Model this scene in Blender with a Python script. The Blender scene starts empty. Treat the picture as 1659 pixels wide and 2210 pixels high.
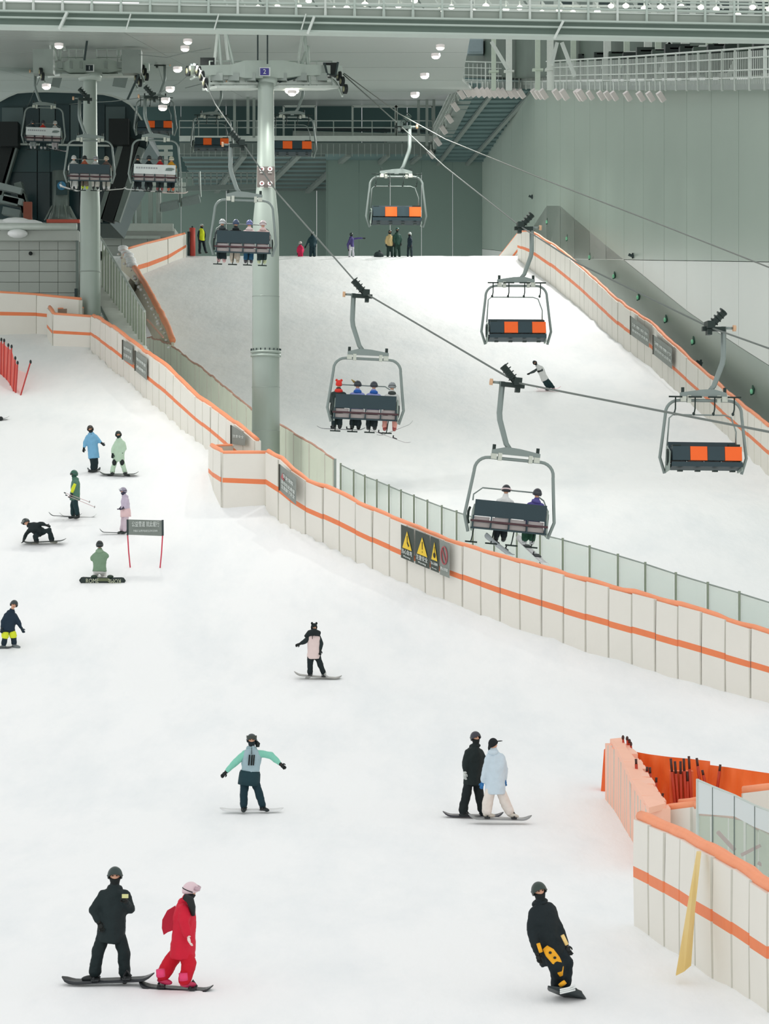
import bpy, math, random
import numpy as np
from mathutils import Vector, Matrix
rnd = random.Random(7)
S = bpy.context.scene
COL = S.collection
F, CX, CY = 5000.0, 829.5, 1105.0          # focal length and centre in pixels of the 1659x2210 frame

# ------------------------------------------------------------------ camera, world, lights, exposure
cd = bpy.data.cameras.new('camera'); cam = bpy.data.objects.new('camera', cd); COL.objects.link(cam)
cd.sensor_fit = 'HORIZONTAL'; cd.sensor_width = 36.0; cd.lens = 36.0*F/1659.0
cd.clip_start = 1.0; cd.clip_end = 600.0
cam.location = (0, 0, 0); cam.rotation_euler = (math.pi/2, 0, 0)
S.camera = cam
w = bpy.data.worlds.new('hall_light'); S.world = w; w.use_nodes = True
w.node_tree.nodes['Background'].inputs[0].default_value = (0.905, 0.915, 0.912, 1)
w.node_tree.nodes['Background'].inputs[1].default_value = 1.07
S.view_settings.view_transform = 'Standard'; S.view_settings.look = 'None'
S.view_settings.exposure = 0.0; S.view_settings.gamma = 1.0
S.view_settings.use_curve_mapping = False

def area(name, loc, target, sx, sy, power, col=(1, 0.99, 0.96)):
    l = bpy.data.lights.new(name, 'AREA'); l.shape = 'RECTANGLE'; l.size = sx; l.size_y = sy
    l.energy = power; l.color = col
    o = bpy.data.objects.new(name, l); COL.objects.link(o); o.location = loc
    o.rotation_euler = (Vector(target)-Vector(loc)).to_track_quat('-Z', 'Y').to_euler()
    return o

# ------------------------------------------------------------------ pixel and terrain helpers
def P3(u, v, d): return Vector(((u-CX)/F*d, d, (CY-v)/F*d))
def table(pts):
    xs = np.array([p[0] for p in pts], float); ys = np.array([p[1] for p in pts], float)
    g = np.arange(20.0, 240.0, 0.25); y = np.interp(g, xs, ys)
    k = np.ones(17)/17; yp = np.concatenate([np.full(8, y[0]), y, np.full(8, y[-1])])
    y = np.convolve(yp, k, 'valid')
    return lambda d: float(np.interp(d, g, y))
PL = table([(20, -7.9), (30, -7.72), (37, -7.5), (45, -7.28), (54, -6.93), (61, -6.0), (68, -4.75), (75, -2.85), (79, -1.45),
            (82.5, -.1), (86, 1.45), (92, 3.3), (98, 5.1), (105.6, 7.4), (112, 9.0), (120, 9.4), (240, 9.6)])
QR = table([(20, -7.9), (30, -7.72), (54, -6.93), (61, -6.0), (68, -4.75), (75, -3.0), (80, -1.9), (87, 0.0), (95, 1.3), (108, 4.3),
            (117, 6.5), (125, 8.7), (140, 12.8), (156, 17.35), (159, 17.45), (166, 16.4), (190, 15), (240, 14)])
def gd(v, f=PL, lo=31.0, hi=170.0):
    t = (CY-v)/F; d = lo; best = (9, lo)
    while d < hi:
        e = abs(f(d)-t*d)
        if e < best[0]: best = (e, d)
        if e < 0.03: return d
        if best[0] < 0.08 and e > best[0]+.2: return best[1]
        d += 0.1
    return best[1]
def gp(u, v, f=PL):
    d = gd(v, f); return P3(u, v, d)

# ------------------------------------------------------------------ materials
MATS = {}
def mat(name, col, rough=.6, metal=0, noise=0, nscale=5, bump=0, bscale=20, emit=0, spec=.4, trans=0, ncol=None):
    if name in MATS: return MATS[name]
    m = bpy.data.materials.new(name); m.use_nodes = True; nt = m.node_tree; b = nt.nodes['Principled BSDF']
    c = tuple(((x/255) if x <= 10.31475 else x/255) for x in col)
    lin = tuple((x/12.92 if x <= .04045 else ((x+.055)/1.055)**2.4) for x in c)
    b.inputs['Base Color'].default_value = (*lin, 1); b.inputs['Roughness'].default_value = rough
    b.inputs['Metallic'].default_value = metal; b.inputs['Specular IOR Level'].default_value = spec
    tc = nt.nodes.new('ShaderNodeTexCoord')
    n = nt.nodes.new('ShaderNodeTexNoise'); n.inputs['Scale'].default_value = nscale; n.inputs['Detail'].default_value = 4
    nt.links.new(tc.outputs['Object'], n.inputs['Vector'])
    mx = nt.nodes.new('ShaderNodeMix'); mx.data_type = 'RGBA'
    k = noise if noise else .08
    mx.inputs[6].default_value = (*[x*(1-k) for x in lin], 1) if ncol is None else (*[(y/255)**2.2 for y in ncol], 1)
    mx.inputs[7].default_value = (*[min(1, x*(1+k)) for x in lin], 1) if ncol is None else (*lin, 1)
    nt.links.new(n.outputs['Fac'], mx.inputs[0]); nt.links.new(mx.outputs[2], b.inputs['Base Color'])
    if bump:
        n2 = nt.nodes.new('ShaderNodeTexNoise'); n2.inputs['Scale'].default_value = bscale; n2.inputs['Detail'].default_value = 5
        nt.links.new(tc.outputs['Object'], n2.inputs['Vector'])
        bp = nt.nodes.new('ShaderNodeBump'); bp.inputs['Strength'].default_value = bump; bp.inputs['Distance'].default_value = .05
        nt.links.new(n2.outputs['Fac'], bp.inputs['Height']); nt.links.new(bp.outputs[0], b.inputs['Normal'])
    if emit:
        b.inputs['Emission Color'].default_value = (*lin, 1); b.inputs['Emission Strength'].default_value = emit
    MATS[name] = m; return m
def sheet(name, col, alpha, rough=.1):
    """clear tinted sheet: partly see-through, partly surface"""
    if name in MATS: return MATS[name]
    m = bpy.data.materials.new(name); m.use_nodes = True; nt = m.node_tree; b = nt.nodes['Principled BSDF']
    lin = tuple((x/255)**2.2 for x in col)
    b.inputs['Base Color'].default_value = (*lin, 1); b.inputs['Roughness'].default_value = rough
    b.inputs['Alpha'].default_value = alpha
    MATS[name] = m; return m
def snow_mat():
    m = bpy.data.materials.new('snow'); m.use_nodes = True; nt = m.node_tree; b = nt.nodes['Principled BSDF']
    tc = nt.nodes.new('ShaderNodeTexCoord')
    mp = nt.nodes.new('ShaderNodeMapping'); mp.inputs['Scale'].default_value = (.35, .12, .2)
    nt.links.new(tc.outputs['Object'], mp.inputs['Vector'])
    n = nt.nodes.new('ShaderNodeTexNoise'); n.inputs['Scale'].default_value = 1.3; n.inputs['Detail'].default_value = 7; n.inputs['Roughness'].default_value = .65
    nt.links.new(mp.outputs[0], n.inputs['Vector'])
    r = nt.nodes.new('ShaderNodeValToRGB')
    r.color_ramp.elements[0].position = .30; r.color_ramp.elements[0].color = (.85, .875, .885, 1)
    r.color_ramp.elements[1].position = .55; r.color_ramp.elements[1].color = (.925, .935, .935, 1)
    nt.links.new(n.outputs['Fac'], r.inputs[0]); nt.links.new(r.outputs[0], b.inputs['Base Color'])
    b.inputs['Roughness'].default_value = .75; b.inputs['Specular IOR Level'].default_value = .15
    n2 = nt.nodes.new('ShaderNodeTexNoise'); n2.inputs['Scale'].default_value = 2.2; n2.inputs['Detail'].default_value = 8
    mp2 = nt.nodes.new('ShaderNodeMapping'); mp2.inputs['Scale'].default_value = (1, .35, 1)
    nt.links.new(tc.outputs['Object'], mp2.inputs['Vector']); nt.links.new(mp2.outputs[0], n2.inputs['Vector'])
    bp = nt.nodes.new('ShaderNodeBump'); bp.inputs['Strength'].default_value = .35; bp.inputs['Distance'].default_value = .12
    nt.links.new(n2.outputs['Fac'], bp.inputs['Height']); nt.links.new(bp.outputs[0], b.inputs['Normal'])
    return m
SNOW = snow_mat()

# ------------------------------------------------------------------ mesh collector
class M:
    def __init__(s): s.v = []; s.f = []; s.m = []; s.k = 0
    def face(s, idx): s.f.append(idx); s.m.append(s.k)
    def hexa(s, p):   # 8 points: bottom ring 0-3, top ring 4-7
        b = len(s.v); s.v += [Vector(q) for q in p]
        for q in ((3, 2, 1, 0), (4, 5, 6, 7), (0, 1, 5, 4), (1, 2, 6, 5), (2, 3, 7, 6), (3, 0, 4, 7)): s.face([b+i for i in q])
        return s
    def box(s, c, size, R=None):
        c = Vector(c); x, y, z = [t/2 for t in size]
        P = [Vector(q) for q in ((-x, -y, -z), (x, -y, -z), (x, y, -z), (-x, y, -z), (-x, -y, z), (x, -y, z), (x, y, z), (-x, y, z))]
        if R: P = [R @ q for q in P]
        return s.hexa([c+q for q in P])
    def bar(s, a, b, wx, wz, up=(0, 0, 1)):
        a = Vector(a); b = Vector(b); t = (b-a).normalized(); up = Vector(up)
        sd = t.cross(up)
        if sd.length < 1e-4: sd = Vector((1, 0, 0))
        sd.normalize(); u2 = sd.cross(t).normalized(); sd *= wx/2; u2 *= wz/2
        return s.hexa([a-sd-u2, a+sd-u2, b+sd-u2, b-sd-u2, a-sd+u2, a+sd+u2, b+sd+u2, b-sd+u2])
    def rings(s, R, cap=True, close=False):
        n = len(R[0]); b = len(s.v)
        for r in R: s.v += [Vector(q) for q in r]
        m = len(R)
        for i in range(m if close else m-1):
            for j in range(n):
                j2 = (j+1) % n; i2 = (i+1) % m
                s.face([b+i*n+j, b+i*n+j2, b+i2*n+j2, b+i2*n+j])
        if cap and not close:
            s.face([b+j for j in range(n)][::-1]); s.face([b+(m-1)*n+j for j in range(n)])
        return s
    def tube(s, pts, r, n=8, side=None, flat=1.0, close=False):
        pts = [Vector(p) for p in pts]; R = []
        rr = r if isinstance(r, (list, tuple)) else [r]*len(pts)
        prev = None
        for i, p in enumerate(pts):
            if close: t = pts[(i+1) % len(pts)]-pts[i-1]
            else: t = pts[min(i+1, len(pts)-1)]-pts[max(i-1, 0)]
            t.normalize()
            if side is not None: a = Vector(side)
            elif prev is not None: a = prev
            else: a = Vector((1, 0, 0)) if abs(t.x) < .8 else Vector((0, 1, 0))
            a = (a-t*a.dot(t))
            if a.length < 1e-5: a = t.orthogonal()
            a.normalize(); c = t.cross(a); prev = a
            R.append([p+a*math.cos(k/n*math.tau)*rr[i]+c*math.sin(k/n*math.tau)*rr[i]*flat for k in range(n)])
        return s.rings(R, close=close)
    def ell(s, c, r, n=12, m=8, X=(1, 0, 0), Z=(0, 0, 1), lo=0., hi=math.pi):
        c = Vector(c); X = Vector(X).normalized(); Z = Vector(Z).normalized(); Y = Z.cross(X).normalized()
        R = []
        for i in range(m+1):
            th = lo+(hi-lo)*i/m; th = min(max(th, .02), math.pi-.02)
            R.append([c+X*math.sin(th)*math.cos(k/n*math.tau)*r[0]+Y*math.sin(th)*math.sin(k/n*math.tau)*r[1]+Z*math.cos(th)*r[2] for k in range(n)][::-1])
        return s.rings(R)
    def prism(s, poly, off):      # planar polygon extruded by off
        b = len(s.v); n = len(poly); off = Vector(off)
        s.v += [Vector(p) for p in poly]+[Vector(p)+off for p in poly]
        s.face(list(range(n))[::-1]); s.face([b+i for i in range(n)][::-1] if False else [b+n+i for i in range(n)])
        s.f[-2] = [b+i for i in range(n)][::-1]
        for i in range(n): j = (i+1) % n; s.face([b+i, b+j, b+n+j, b+n+i])
        return s
    def build(s, name, mats, parent=None, smooth=False):
        L = Vector((0, 0, 0)); p = parent
        while p: L = L+p.location; p = p.parent
        me = bpy.data.meshes.new(name); me.from_pydata([tuple(q-L) for q in s.v], [], s.f)
        for q in (mats if isinstance(mats, (list, tuple)) else [mats]): me.materials.append(q)
        me.polygons.foreach_set('material_index', s.m)
        if smooth: me.polygons.foreach_set('use_smooth', [True]*len(s.f))
        me.update()
        o = bpy.data.objects.new(name, me); COL.objects.link(o)
        if parent: o.parent = parent
        return o
def tag(o, label=None, cat=None, group=None, kind=None):
    if label: o['label'] = label
    if cat: o['category'] = cat
    if group: o['group'] = group
    if kind: o['kind'] = kind
    return o
def empty(name, loc, label, cat, group=None):
    o = bpy.data.objects.new(name, None); o.empty_display_size = .2; COL.objects.link(o); o.location = loc
    return tag(o, label, cat, group)
def struct(o): o['kind'] = 'structure'; return o
FONTC = {}
def text_mesh(txt, size, mt, parent, org, X, Y, name='lettering', depth=.004, width=None):
    """flat lettering at org with directions X (reading) and Y (up)"""
    cu = bpy.data.curves.new('t', 'FONT'); cu.body = txt; cu.size = size; cu.extrude = depth; cu.align_x = 'CENTER'; cu.align_y = 'CENTER'
    cu.resolution_u = 2
    to = bpy.data.objects.new('t', cu); COL.objects.link(to); bpy.context.view_layer.update()
    me = bpy.data.meshes.new_from_object(to.evaluated_get(bpy.context.evaluated_depsgraph_get()))
    bpy.data.objects.remove(to)
    X = Vector(X).normalized(); Y = Vector(Y); Y = (Y-X*Y.dot(X)*0).normalized(); Z = X.cross(Y).normalized()
    L = Vector((0, 0, 0)); p = parent
    while p: L = L+p.location; p = p.parent
    ws = [v.co.x for v in me.vertices]; sc = 1.0
    if width and ws: sc = width/max(.001, max(ws)-min(ws))
    for v in me.vertices: v.co = Vector(org)-L+X*v.co.x*sc+Y*v.co.y+Z*v.co.z
    me.materials.clear(); me.materials.append(mt); me.name = name
    o = bpy.data.objects.new(name, me); COL.objects.link(o); o.parent = parent
    return o

white_steel = mat('galvanised_pale', (196, 205, 198), .45, .2, .1, 3)
grey_steel = mat('galvanised_grey', (150, 160, 154), .4, .5, .12, 2)
mid_steel = mat('steel_grey', (112, 124, 119), .5, .3, .1, 3)
dark_steel = mat('dark_steel', (52, 66, 66), .5, .3, .15, 8)
black = mat('black_rubber', (22, 30, 30), .6)
orange = mat('orange_pad', (236, 132, 84), .55, 0, .08, 3, .2, 6)
orange_top = mat('orange_cap', (250, 158, 116), .55, 0, .08, 3, .25, 8)
pad_white = mat('white_pad', (230, 227, 218), .55, 0, .035, 1.2, .25, 3)
pad_edge = mat('pad_seam', (204, 202, 191), .7)
ORD = ['first', 'second', 'third', 'fourth', 'fifth', 'sixth', 'seventh', 'eighth', 'ninth', 'tenth', 'eleventh', 'twelfth', 'thirteenth', 'fourteenth', 'fifteenth', 'sixteenth', 'seventeenth', 'eighteenth', 'nineteenth', 'twentieth', 'twenty-first', 'twenty-second', 'twenty-third', 'twenty-fourth', 'twenty-fifth', 'twenty-sixth', 'twenty-seventh', 'twenty-eighth', 'twenty-ninth', 'thirtieth']
# ================================================================== THE SETTING
def interp(tab, x):
    return float(np.interp(x, [t[0] for t in tab], [t[1] for t in tab]))
# main fence (left of the run and down to the right edge): (u, v of cap, v of foot)
FB = [(197, 682, 756), (235, 702, 790), (270, 730, 818), (314, 762, 858), (358, 793, 896), (422, 856, 948), (462, 884, 982), (520, 925, 1040), (552, 952, 1066)]
FC = [(575, 977, 1101), (604, 993, 1122), (643, 1030, 1150), (680, 1047, 1166), (721, 1062, 1186), (784, 1095, 1216), (871, 1130, 1258), (972, 1170, 1300),
      (1100, 1210, 1352), (1250, 1252, 1402), (1400, 1291, 1447), (1530, 1327, 1486), (1670, 1372, 1523), (1720, 1388, 1540)]
DIV = sorted([(gp(u, f).y, gp(u, f).x) for u, t, f in FB+FC]+[(58, 13.5), (48, 22), (112, -13.9), (118, -20), (150, -60)])
def xdiv(d): return interp(DIV, d)
FR = [(1118, 502, 560), (1145, 500, 582), (1200, 535, 622), (1251, 576, 664), (1305, 625, 716), (1339, 656, 746), (1407, 702, 795), (1449, 742, 835), (1487, 778, 868),
      (1550, 833, 925), (1610, 885, 980), (1659, 923, 1028), (1720, 980, 1085)]
FD = [(1372, 1770, 2003), (1423, 1790, 2034), (1476, 1814, 2070), (1506, 1832, 2092), (1553, 1856, 2122), (1597, 1884, 2150), (1647, 1917, 2186), (1710, 1955, 2225)]
FL = [(-30, 632, 722), (60, 637, 718), (110, 641, 722), (172, 648, 728)]
def fence_feet(pts, prof): return [gp(u, f, prof) for u, t, f in pts]
feetC = fence_feet(FB+FC, PL)
feetR = fence_feet(FR, QR); feetD = fence_feet(FD, PL)
NEAR = np.array([(p.x, p.y) for L in (feetC, feetR, feetD) for a, b in zip(L[:-1], L[1:]) for p in (a, a.lerp(b, .33), a.lerp(b, .67))])
from mathutils import noise as mn
def snow_z(x, d):
    L = PL(d); R = QR(d) if d > 70 else L
    t = min(1, max(0, (x-xdiv(d)-.2)/1.0)); z = L*(1-t)+R*t
    k = float(np.min((NEAR[:, 0]-x)**2+(NEAR[:, 1]-d)**2))**.5
    z += .10*math.exp(-k/.9)*(1+1.6*mn.noise(Vector((x*.9, d*.9, 0)))) + .035*mn.noise(Vector((x*.5, d*.35, 3)))+.02*mn.noise(Vector((x*1.7, d*1.1, 9)))
    return z
xs = np.arange(-34, 34.01, .45); ds = np.concatenate([np.arange(30, 60, .4), np.arange(60, 170, .6)])
fl = M()
for d in ds:
    for x in xs: fl.v.append(Vector((x, d, snow_z(x, d))))
nx = len(xs)
for i in range(len(ds)-1):
    for j in range(nx-1):
        xm = abs(xs[j]); 
        if xm > .19*ds[i]+3.5: continue
        fl.face([i*nx+j, i*nx+j+1, (i+1)*nx+j+1, (i+1)*nx+j])
struct(fl.build('floor', SNOW, None, True))

# --- walls
wall_paint = mat('wall_paint', (168, 183, 172), .32, 0, .05, .25, 0, spec=.5)
wall_low = mat('wall_lit_pool', (222, 228, 223), .4, 0, .04, .3, 0, spec=.4)  # pale colour stands in for the pool of light on the lower wall
wall_base = mat('wall_base_shade', (160, 174, 165), .45, 0, .05, .6)  # darker colour paints the shaded band above the fence
back_paint = mat('back_wall_paint', (120, 140, 131), .6, 0, .04, .3)
dark_teal = mat('dark_teal_wall', (66, 92, 90), .5, 0, .06, .4)
soffit_m = mat('soffit_blue_grey', (98, 122, 120), .5, .1, .06, .6)
ceil_m = mat('ceiling_panel', (180, 188, 182), .28, .15, .04, .15, 0, spec=.5)
def XW(d): return 17.3-.1*(d-97)
def ZT(d): return 18.0+.18*(d-97)
wr = empty('wall_right', (XW(110), 110, 0), None, None); wr['kind'] = 'structure'
ys = list(np.arange(60, 191, 5.2))
def wallquad(m, y0, y1, z0, z1, g=.03, t=.12):
    # z0, z1 functions of depth; thin slab facing the run
    a, b = y0+g, y1-g
    m.hexa([(XW(a), a, z0(a)), (XW(b), b, z0(b)), (XW(b)+t, b, z0(b)), (XW(a)+t, a, z0(a)),
            (XW(a), a, z1(a)), (XW(b), b, z1(b)), (XW(b)+t, b, z1(b)), (XW(a)+t, a, z1(a))]); return m
zl = lambda d: min(ZT(d)-2, .112*d-.4 if d < 150 else .112*150-.4+.13*(d-150))
for i, (a, b) in enumerate(zip(ys[:-1], ys[1:])):
    zm = lambda d: (zl(d)+ZT(d))/2+.6
    wallquad(M(), a, b, zl, ZT).build('wall_panel', wall_paint, wr)
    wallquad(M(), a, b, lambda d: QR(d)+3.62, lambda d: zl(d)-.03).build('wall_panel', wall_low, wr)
    # cove added for shade: the wall foot curves outwards and under
    R = []
    for d in (a, b):
        R.append([Vector((XW(d)+1.9*(1-math.cos(t*math.pi/2)), d, QR(d)+3.6-4.6*math.sin(t*math.pi/2))) for t in np.linspace(0, 1, 7)])
    m = M(); n = 7
    m.v = R[0]+R[1]
    for k in range(n-1): m.face([k, k+1, n+k+1, n+k])
    struct(m.build('trim_shade_cove', wall_base, wr, True))
m = M(); wallquad(m, 60, 190, lambda d: -9, ZT, 0, .05)
for q in m.v: q.x += 1.9
m.build('wall_backing', wall_base, wr)
# --- back walls, recess on the left
def slab(name, c, size, mt, par=None): return M().box(c, size).build(name, mt, par)
wb = empty('wall_back', (2, 190, 14), None, None); wb['kind'] = 'structure'
x = -4.65
while x < 10.0:
    M().box((x+1.28, 190.1, 21.2), (2.54, .2, 16)).build('wall_panel', back_paint, wb); x += 2.56
for i in range(6): M().box((-4.7, 191.4+i*2.56, 21.2), (.2, 2.5, 16)).build('wall_panel', back_paint, wb)
x = -42
while x < -4.8:
    M().box((x+2, 205.1, 24), (3.97, .2, 22)).build('wall_panel', back_paint, wb); x += 4.0
x = -42
while x < 14:
    M().box((x+2, 204.9, 34.4), (3.97, .2, 8.8)).build('wall_panel', dark_teal, wb); x += 4.0
# door and louvre high on the back wall
dg = empty('door_1', (1.2, 204.6, 30), None, None); dg['kind'] = 'structure'
for k in (-.72, .72): M().box((1.6+k, 204.7, 31.9), (1.36, .1, 3.3)).build('door_leaf', mat('door_grey', (120, 140, 134), .5), dg)
fr = M(); fr.box((.05, 204.68, 32), (.14, .2, 3.7)); fr.box((3.15, 204.68, 32), (.14, .2, 3.7)); fr.box((1.6, 204.68, 33.8), (3.2, .2, .14)); fr.build('door_frame', mid_steel, dg)
# --- ceiling: long smooth panels rising with the run, ending where the right-hand attic begins
cg = empty('ceiling', (-8, 140, 28), None, None); cg['kind'] = 'structure'
def ZC(d): return 19.4+.146*(d-92)
def XC(d): return interp([(88, 3.4), (150, 5.0), (206, 9.6)], d)
cuts = [88, 100, 114, 130, 148, 168, 188, 206]
for a, b in zip(cuts[:-1], cuts[1:]):
    xe0, xe1 = XC(a), XC(b)
    for k in range(4):
        x0 = -44+k*11; 
        def xx(x, d, last): return XC(d) if last else x
        last = (k == 3); p = x0; q = x0+11
        A, B = (q-.03 if not last else xe0), (q-.03 if not last else xe1)
        if last: pass
        M().hexa([(p, a+.03, ZC(a)), (A, a+.03, ZC(a)), (B, b-.03, ZC(b)), (p, b-.03, ZC(b)), (p, a+.03, ZC(a)+.2), (A, a+.03, ZC(a)+.2), (B, b-.03, ZC(b)+.2), (p, b-.03, ZC(b)+.2)]).build('ceiling_panel', ceil_m, cg)
    # last strip from x = -11+11=0 .. covered above
lamp_glow = mat('lamp_glow', (255, 250, 228), .5, emit=9)
lamp_body = mat('lamp_body', (214, 208, 204), .5)
def on_ceiling(u, v):
    d = 88.0
    while d < 204 and (CY-v)/F*d-ZC(d) > 0: d += .25
    return P3(u, v, d)
CL = [(405, 86), (399, 101), (383, 146), (367, 189), (357, 213), (351, 229), (127, 95), (100, 183), (950, 98), (940, 117), (916, 160), (895, 201), (630, 197), (302, 120), (250, 160), (820, 128)]
CLN = ['upper of two close downlights high left of the middle tower head', 'lower of two close downlights high left of the middle tower head', 'downlight left of the middle tower wheels, third from the top', 'downlight below the middle tower wheels, fourth from the top', 'small downlight above a close pair, left of the middle tower', 'upper of the lowest close pair of downlights left of the middle tower', 'lowest downlight of the left ceiling row', 'downlight above the left tower head', 'downlight under the left end of the left tower head', 'topmost downlight of the row right of the middle tower', 'second downlight of the row right of the middle tower', 'third downlight of the row right of the middle tower', 'lowest downlight of the row right of the middle tower']
CL.insert(6, (341, 244)); CL = CL[:6]+CL[7:]
for i, (u, v) in enumerate(CL[:12]+[(630, 197)]):
    p = on_ceiling(u, v)
    t = empty('ceiling_lamp', p, None, 'lamp', 'round downlights in the ceiling')
    t['label'] = CLN[i]
    M().tube([p+Vector((0, 0, .02)), p+Vector((0, 0, -.10))], [.17, .17], 16).build('lamp_ring', lamp_body, t)
    M().ell(p+Vector((0, 0, -.10)), (.15, .15, .08), 14, 6).build('lamp_glass', lamp_glow, t, True)
    l = bpy.data.lights.new('downlight', 'SPOT'); l.energy = 480 if p.y < 135 else 2600; l.spot_size = 2.6; l.spot_blend = .6; l.shadow_soft_size = .07; l.color = (1, .98, .93)
    lo = bpy.data.objects.new('downlight', l); COL.objects.link(lo); lo.parent = t; lo.location = (0, 0, -.25)

# ================================================================== RIGHT CATWALK, SOFFIT, BACK WALKWAY
ck = [Vector((17.9, 90, 16.7)), Vector((16.2, 104, 19.2)), Vector((14.0, 126, 23.2)), Vector((11.4, 152, 28.0)), Vector((10.2, 165, 30.4)), Vector((5.7, 165.5, 30.6)), Vector((4.75, 175, 29.7)), Vector((3.75, 188, 29.3))]
ck = [p+Vector((-.45, 0, 0)) if i < 5 else p for i, p in enumerate(ck)]
def along(pts, step, off=0):
    out = []; s = off
    for a, b in zip(pts[:-1], pts[1:]):
        L = (b-a).length
        while s < L: out.append((a.lerp(b, s/L), (b-a).normalized())); s += step
        s -= L
    return out
cw = empty('catwalk', ck[3], 'pale steel maintenance catwalk with barred railing along the top of the right wall', 'catwalk')
bars = M()
for p, t in along(ck, .3): bars.bar(p, p+Vector((0, 0, 1.45)), .035, .035)
o = bars.build('railing_bar', white_steel, cw); o['kind'] = 'stuff'
for p, t in along(ck, 2.4): M().bar(p+Vector((0, 0, -.3)), p+Vector((0, 0, 1.62)), .1, .1).build('railing_post', white_steel, cw)
for h in (1.58, 1.15, .62, .28):
    M().tube([p+Vector((0, 0, h)) for p in ck], .035 if h < 1.5 else .05, 6).build('handrail', white_steel, cw)
deckm = M()
for a, b in zip(ck[:-1], ck[1:]):
    n = Vector((0, 0, 1)).cross(b-a).normalized()*-1
    deckm.hexa([a-Vector((0, 0, .25)), b-Vector((0, 0, .25)), b+n*1.0-Vector((0, 0, .25)), a+n*1.0-Vector((0, 0, .25)), a+Vector((0, 0, .22)), b+Vector((0, 0, .22)), b+n*1.0+Vector((0, 0, .22)), a+n*1.0+Vector((0, 0, .22))])
deckm.build('deck', grey_steel, cw)
# floodlights hanging under the catwalk
fls = [1430, 1407, 1386, 1358, 1329, 1315, 1300, 1277, 1258, 1252, 1221, 1205, 1176, 1167, 1158, 1128, 1115, 1104, 1090, 1080, 1068, 1057, 1046, 1034, 1022, 1012]
def pt_on(u, path):
    for a, b in zip(path[:-1], path[1:]):
        ua, ub = a.x/a.y*F+CX, b.x/b.y*F+CX
        if min(ua, ub) <= u <= max(ua, ub):
            lo, hi = 0., 1.
            for _ in range(30):
                t = (lo+hi)/2; q = a.lerp(b, t)
                if (q.x/q.y*F+CX-u)*(ua-u) > 0: lo = t
                else: hi = t
            return a.lerp(b, (lo+hi)/2)
    return path[-1]
pts = [pt_on(u, ck) for u in fls]+[ck[5].lerp(ck[7], t) for t in (.03, .2, .37, .54, .72, .93)]
for i, p in enumerate(pts):
    s = .62 if p.y < 140 else .8
    p = p+Vector((-.15, -.25, -.35))
    t = empty('floodlight', p, None, 'lamp', 'floodlights hung in a row under the catwalk' if i < len(fls) else 'floodlights on the back-running side of the catwalk')
    t['label'] = ('pale tilted floodlight under the catwalk, %s from the right' % ORD[i] if i < len(fls) else 'pale floodlight beside the corner soffit, %s from the top' % ORD[i-len(fls)])
    M().tube([p+Vector((0, .1, .5)), p+Vector((0, 0, 0))], .05, 6).build('bracket', white_steel, t)
    R = Matrix.Rotation(math.radians(-36), 3, 'Y') @ Matrix.Rotation(math.radians(20), 3, 'X')
    M().box(p+Vector((.02, -.05, -.30)), (.42*s, .5*s, .85*s), R).build('lamp_housing', lamp_body, t)
    if i % 2 == 0 and i < 19:
        l = bpy.data.lights.new('flood', 'SPOT'); l.energy = 3900 if p.y > 140 else 1300; l.spot_size = 1.9; l.spot_blend = .7; l.shadow_soft_size = .2; l.color = (1, .985, .96)
        lo = bpy.data.objects.new('flood', l); COL.objects.link(lo); lo.parent = t; lo.location = (-.35, .1, -.75)
        tgt = Vector((p.x-11, p.y-8, QR(p.y-8))); lo.rotation_euler = (tgt-p).to_track_quat('-Z', 'Y').to_euler()
# soffit under the corner
so = empty('corner_soffit', (7, 176, 29.5), 'blue-grey ribbed underside of the platform in the upper right corner', 'soffit')
c0, c1, c2, c3 = Vector((5.7, 165.4, 30.3)), Vector((10.9, 165.2, 30.3)), Vector((8.6, 190, 28.7)), Vector((3.8, 190, 28.7))
M().hexa([c0, c1, c2, c3]+[c+Vector((0, 0, .3)) for c in (c0, c1, c2, c3)]).build('soffit_plate', soffit_m, so)
for k in range(18):
    t = (k+.5)/18; a = c0.lerp(c3, t); b = c1.lerp(c2, t)
    M().bar(a+Vector((0, 0, -.06)), b+Vector((0, 0, -.06)), .22, .12).build('rib', soffit_m, so)
for q0, q1 in ((.42, .12), (.95, .62)):
    M().bar(c0.lerp(c1, q0)+Vector((0, 0, -.2)), c3.lerp(c2, q1)+Vector((0, 0, -.2)), .28, .2).build('beam', grey_steel, so)
# walkway across the back
bw = empty('back_walkway', (-2, 187, 30), 'steel walkway with railings crossing high in front of the back wall', 'walkway')
x0, x1, yb = -16.5, 4.0, 186.5
M().box(((x0+x1)/2, yb, 30.05), (x1-x0, .3, .42)).build('edge_beam', white_steel, bw)
M().box(((x0+x1)/2, yb+.2, 29.3), (x1-x0, .3, .9)).build('fascia', mid_steel, bw)
M().hexa([(x0, yb+.3, 29.0), (-4.8, yb+.3, 29.0), (-4.8, 204.8, 28.4), (x0, 204.8, 28.4), (x0, yb+.3, 29.2), (-4.8, yb+.3, 29.2), (-4.8, 204.8, 28.6), (x0, 204.8, 28.6)]).build('soffit_plate', soffit_m, bw)
M().box(((-4.8+x1+4)/2, yb+1.9, 28.95), (x1+4+4.8, 3.3, .2)).build('soffit_plate', soffit_m, bw)
for k in range(9):
    y = yb+1.2+k*2.0
    M().box(((x0-4.8)/2, y, 28.95-(y-yb)*.033), (-4.8-x0, .25, .25)).build('rib', mid_steel, bw)
for xx, dx in ((-12.6, -2.2), (-8.2, -2.6), (-4.2, -2.6)):
    M().bar((xx+1.3, yb+.4, 28.8), (xx+dx, 204, 28.2), .4, .3).build('beam', grey_steel, bw)
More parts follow.
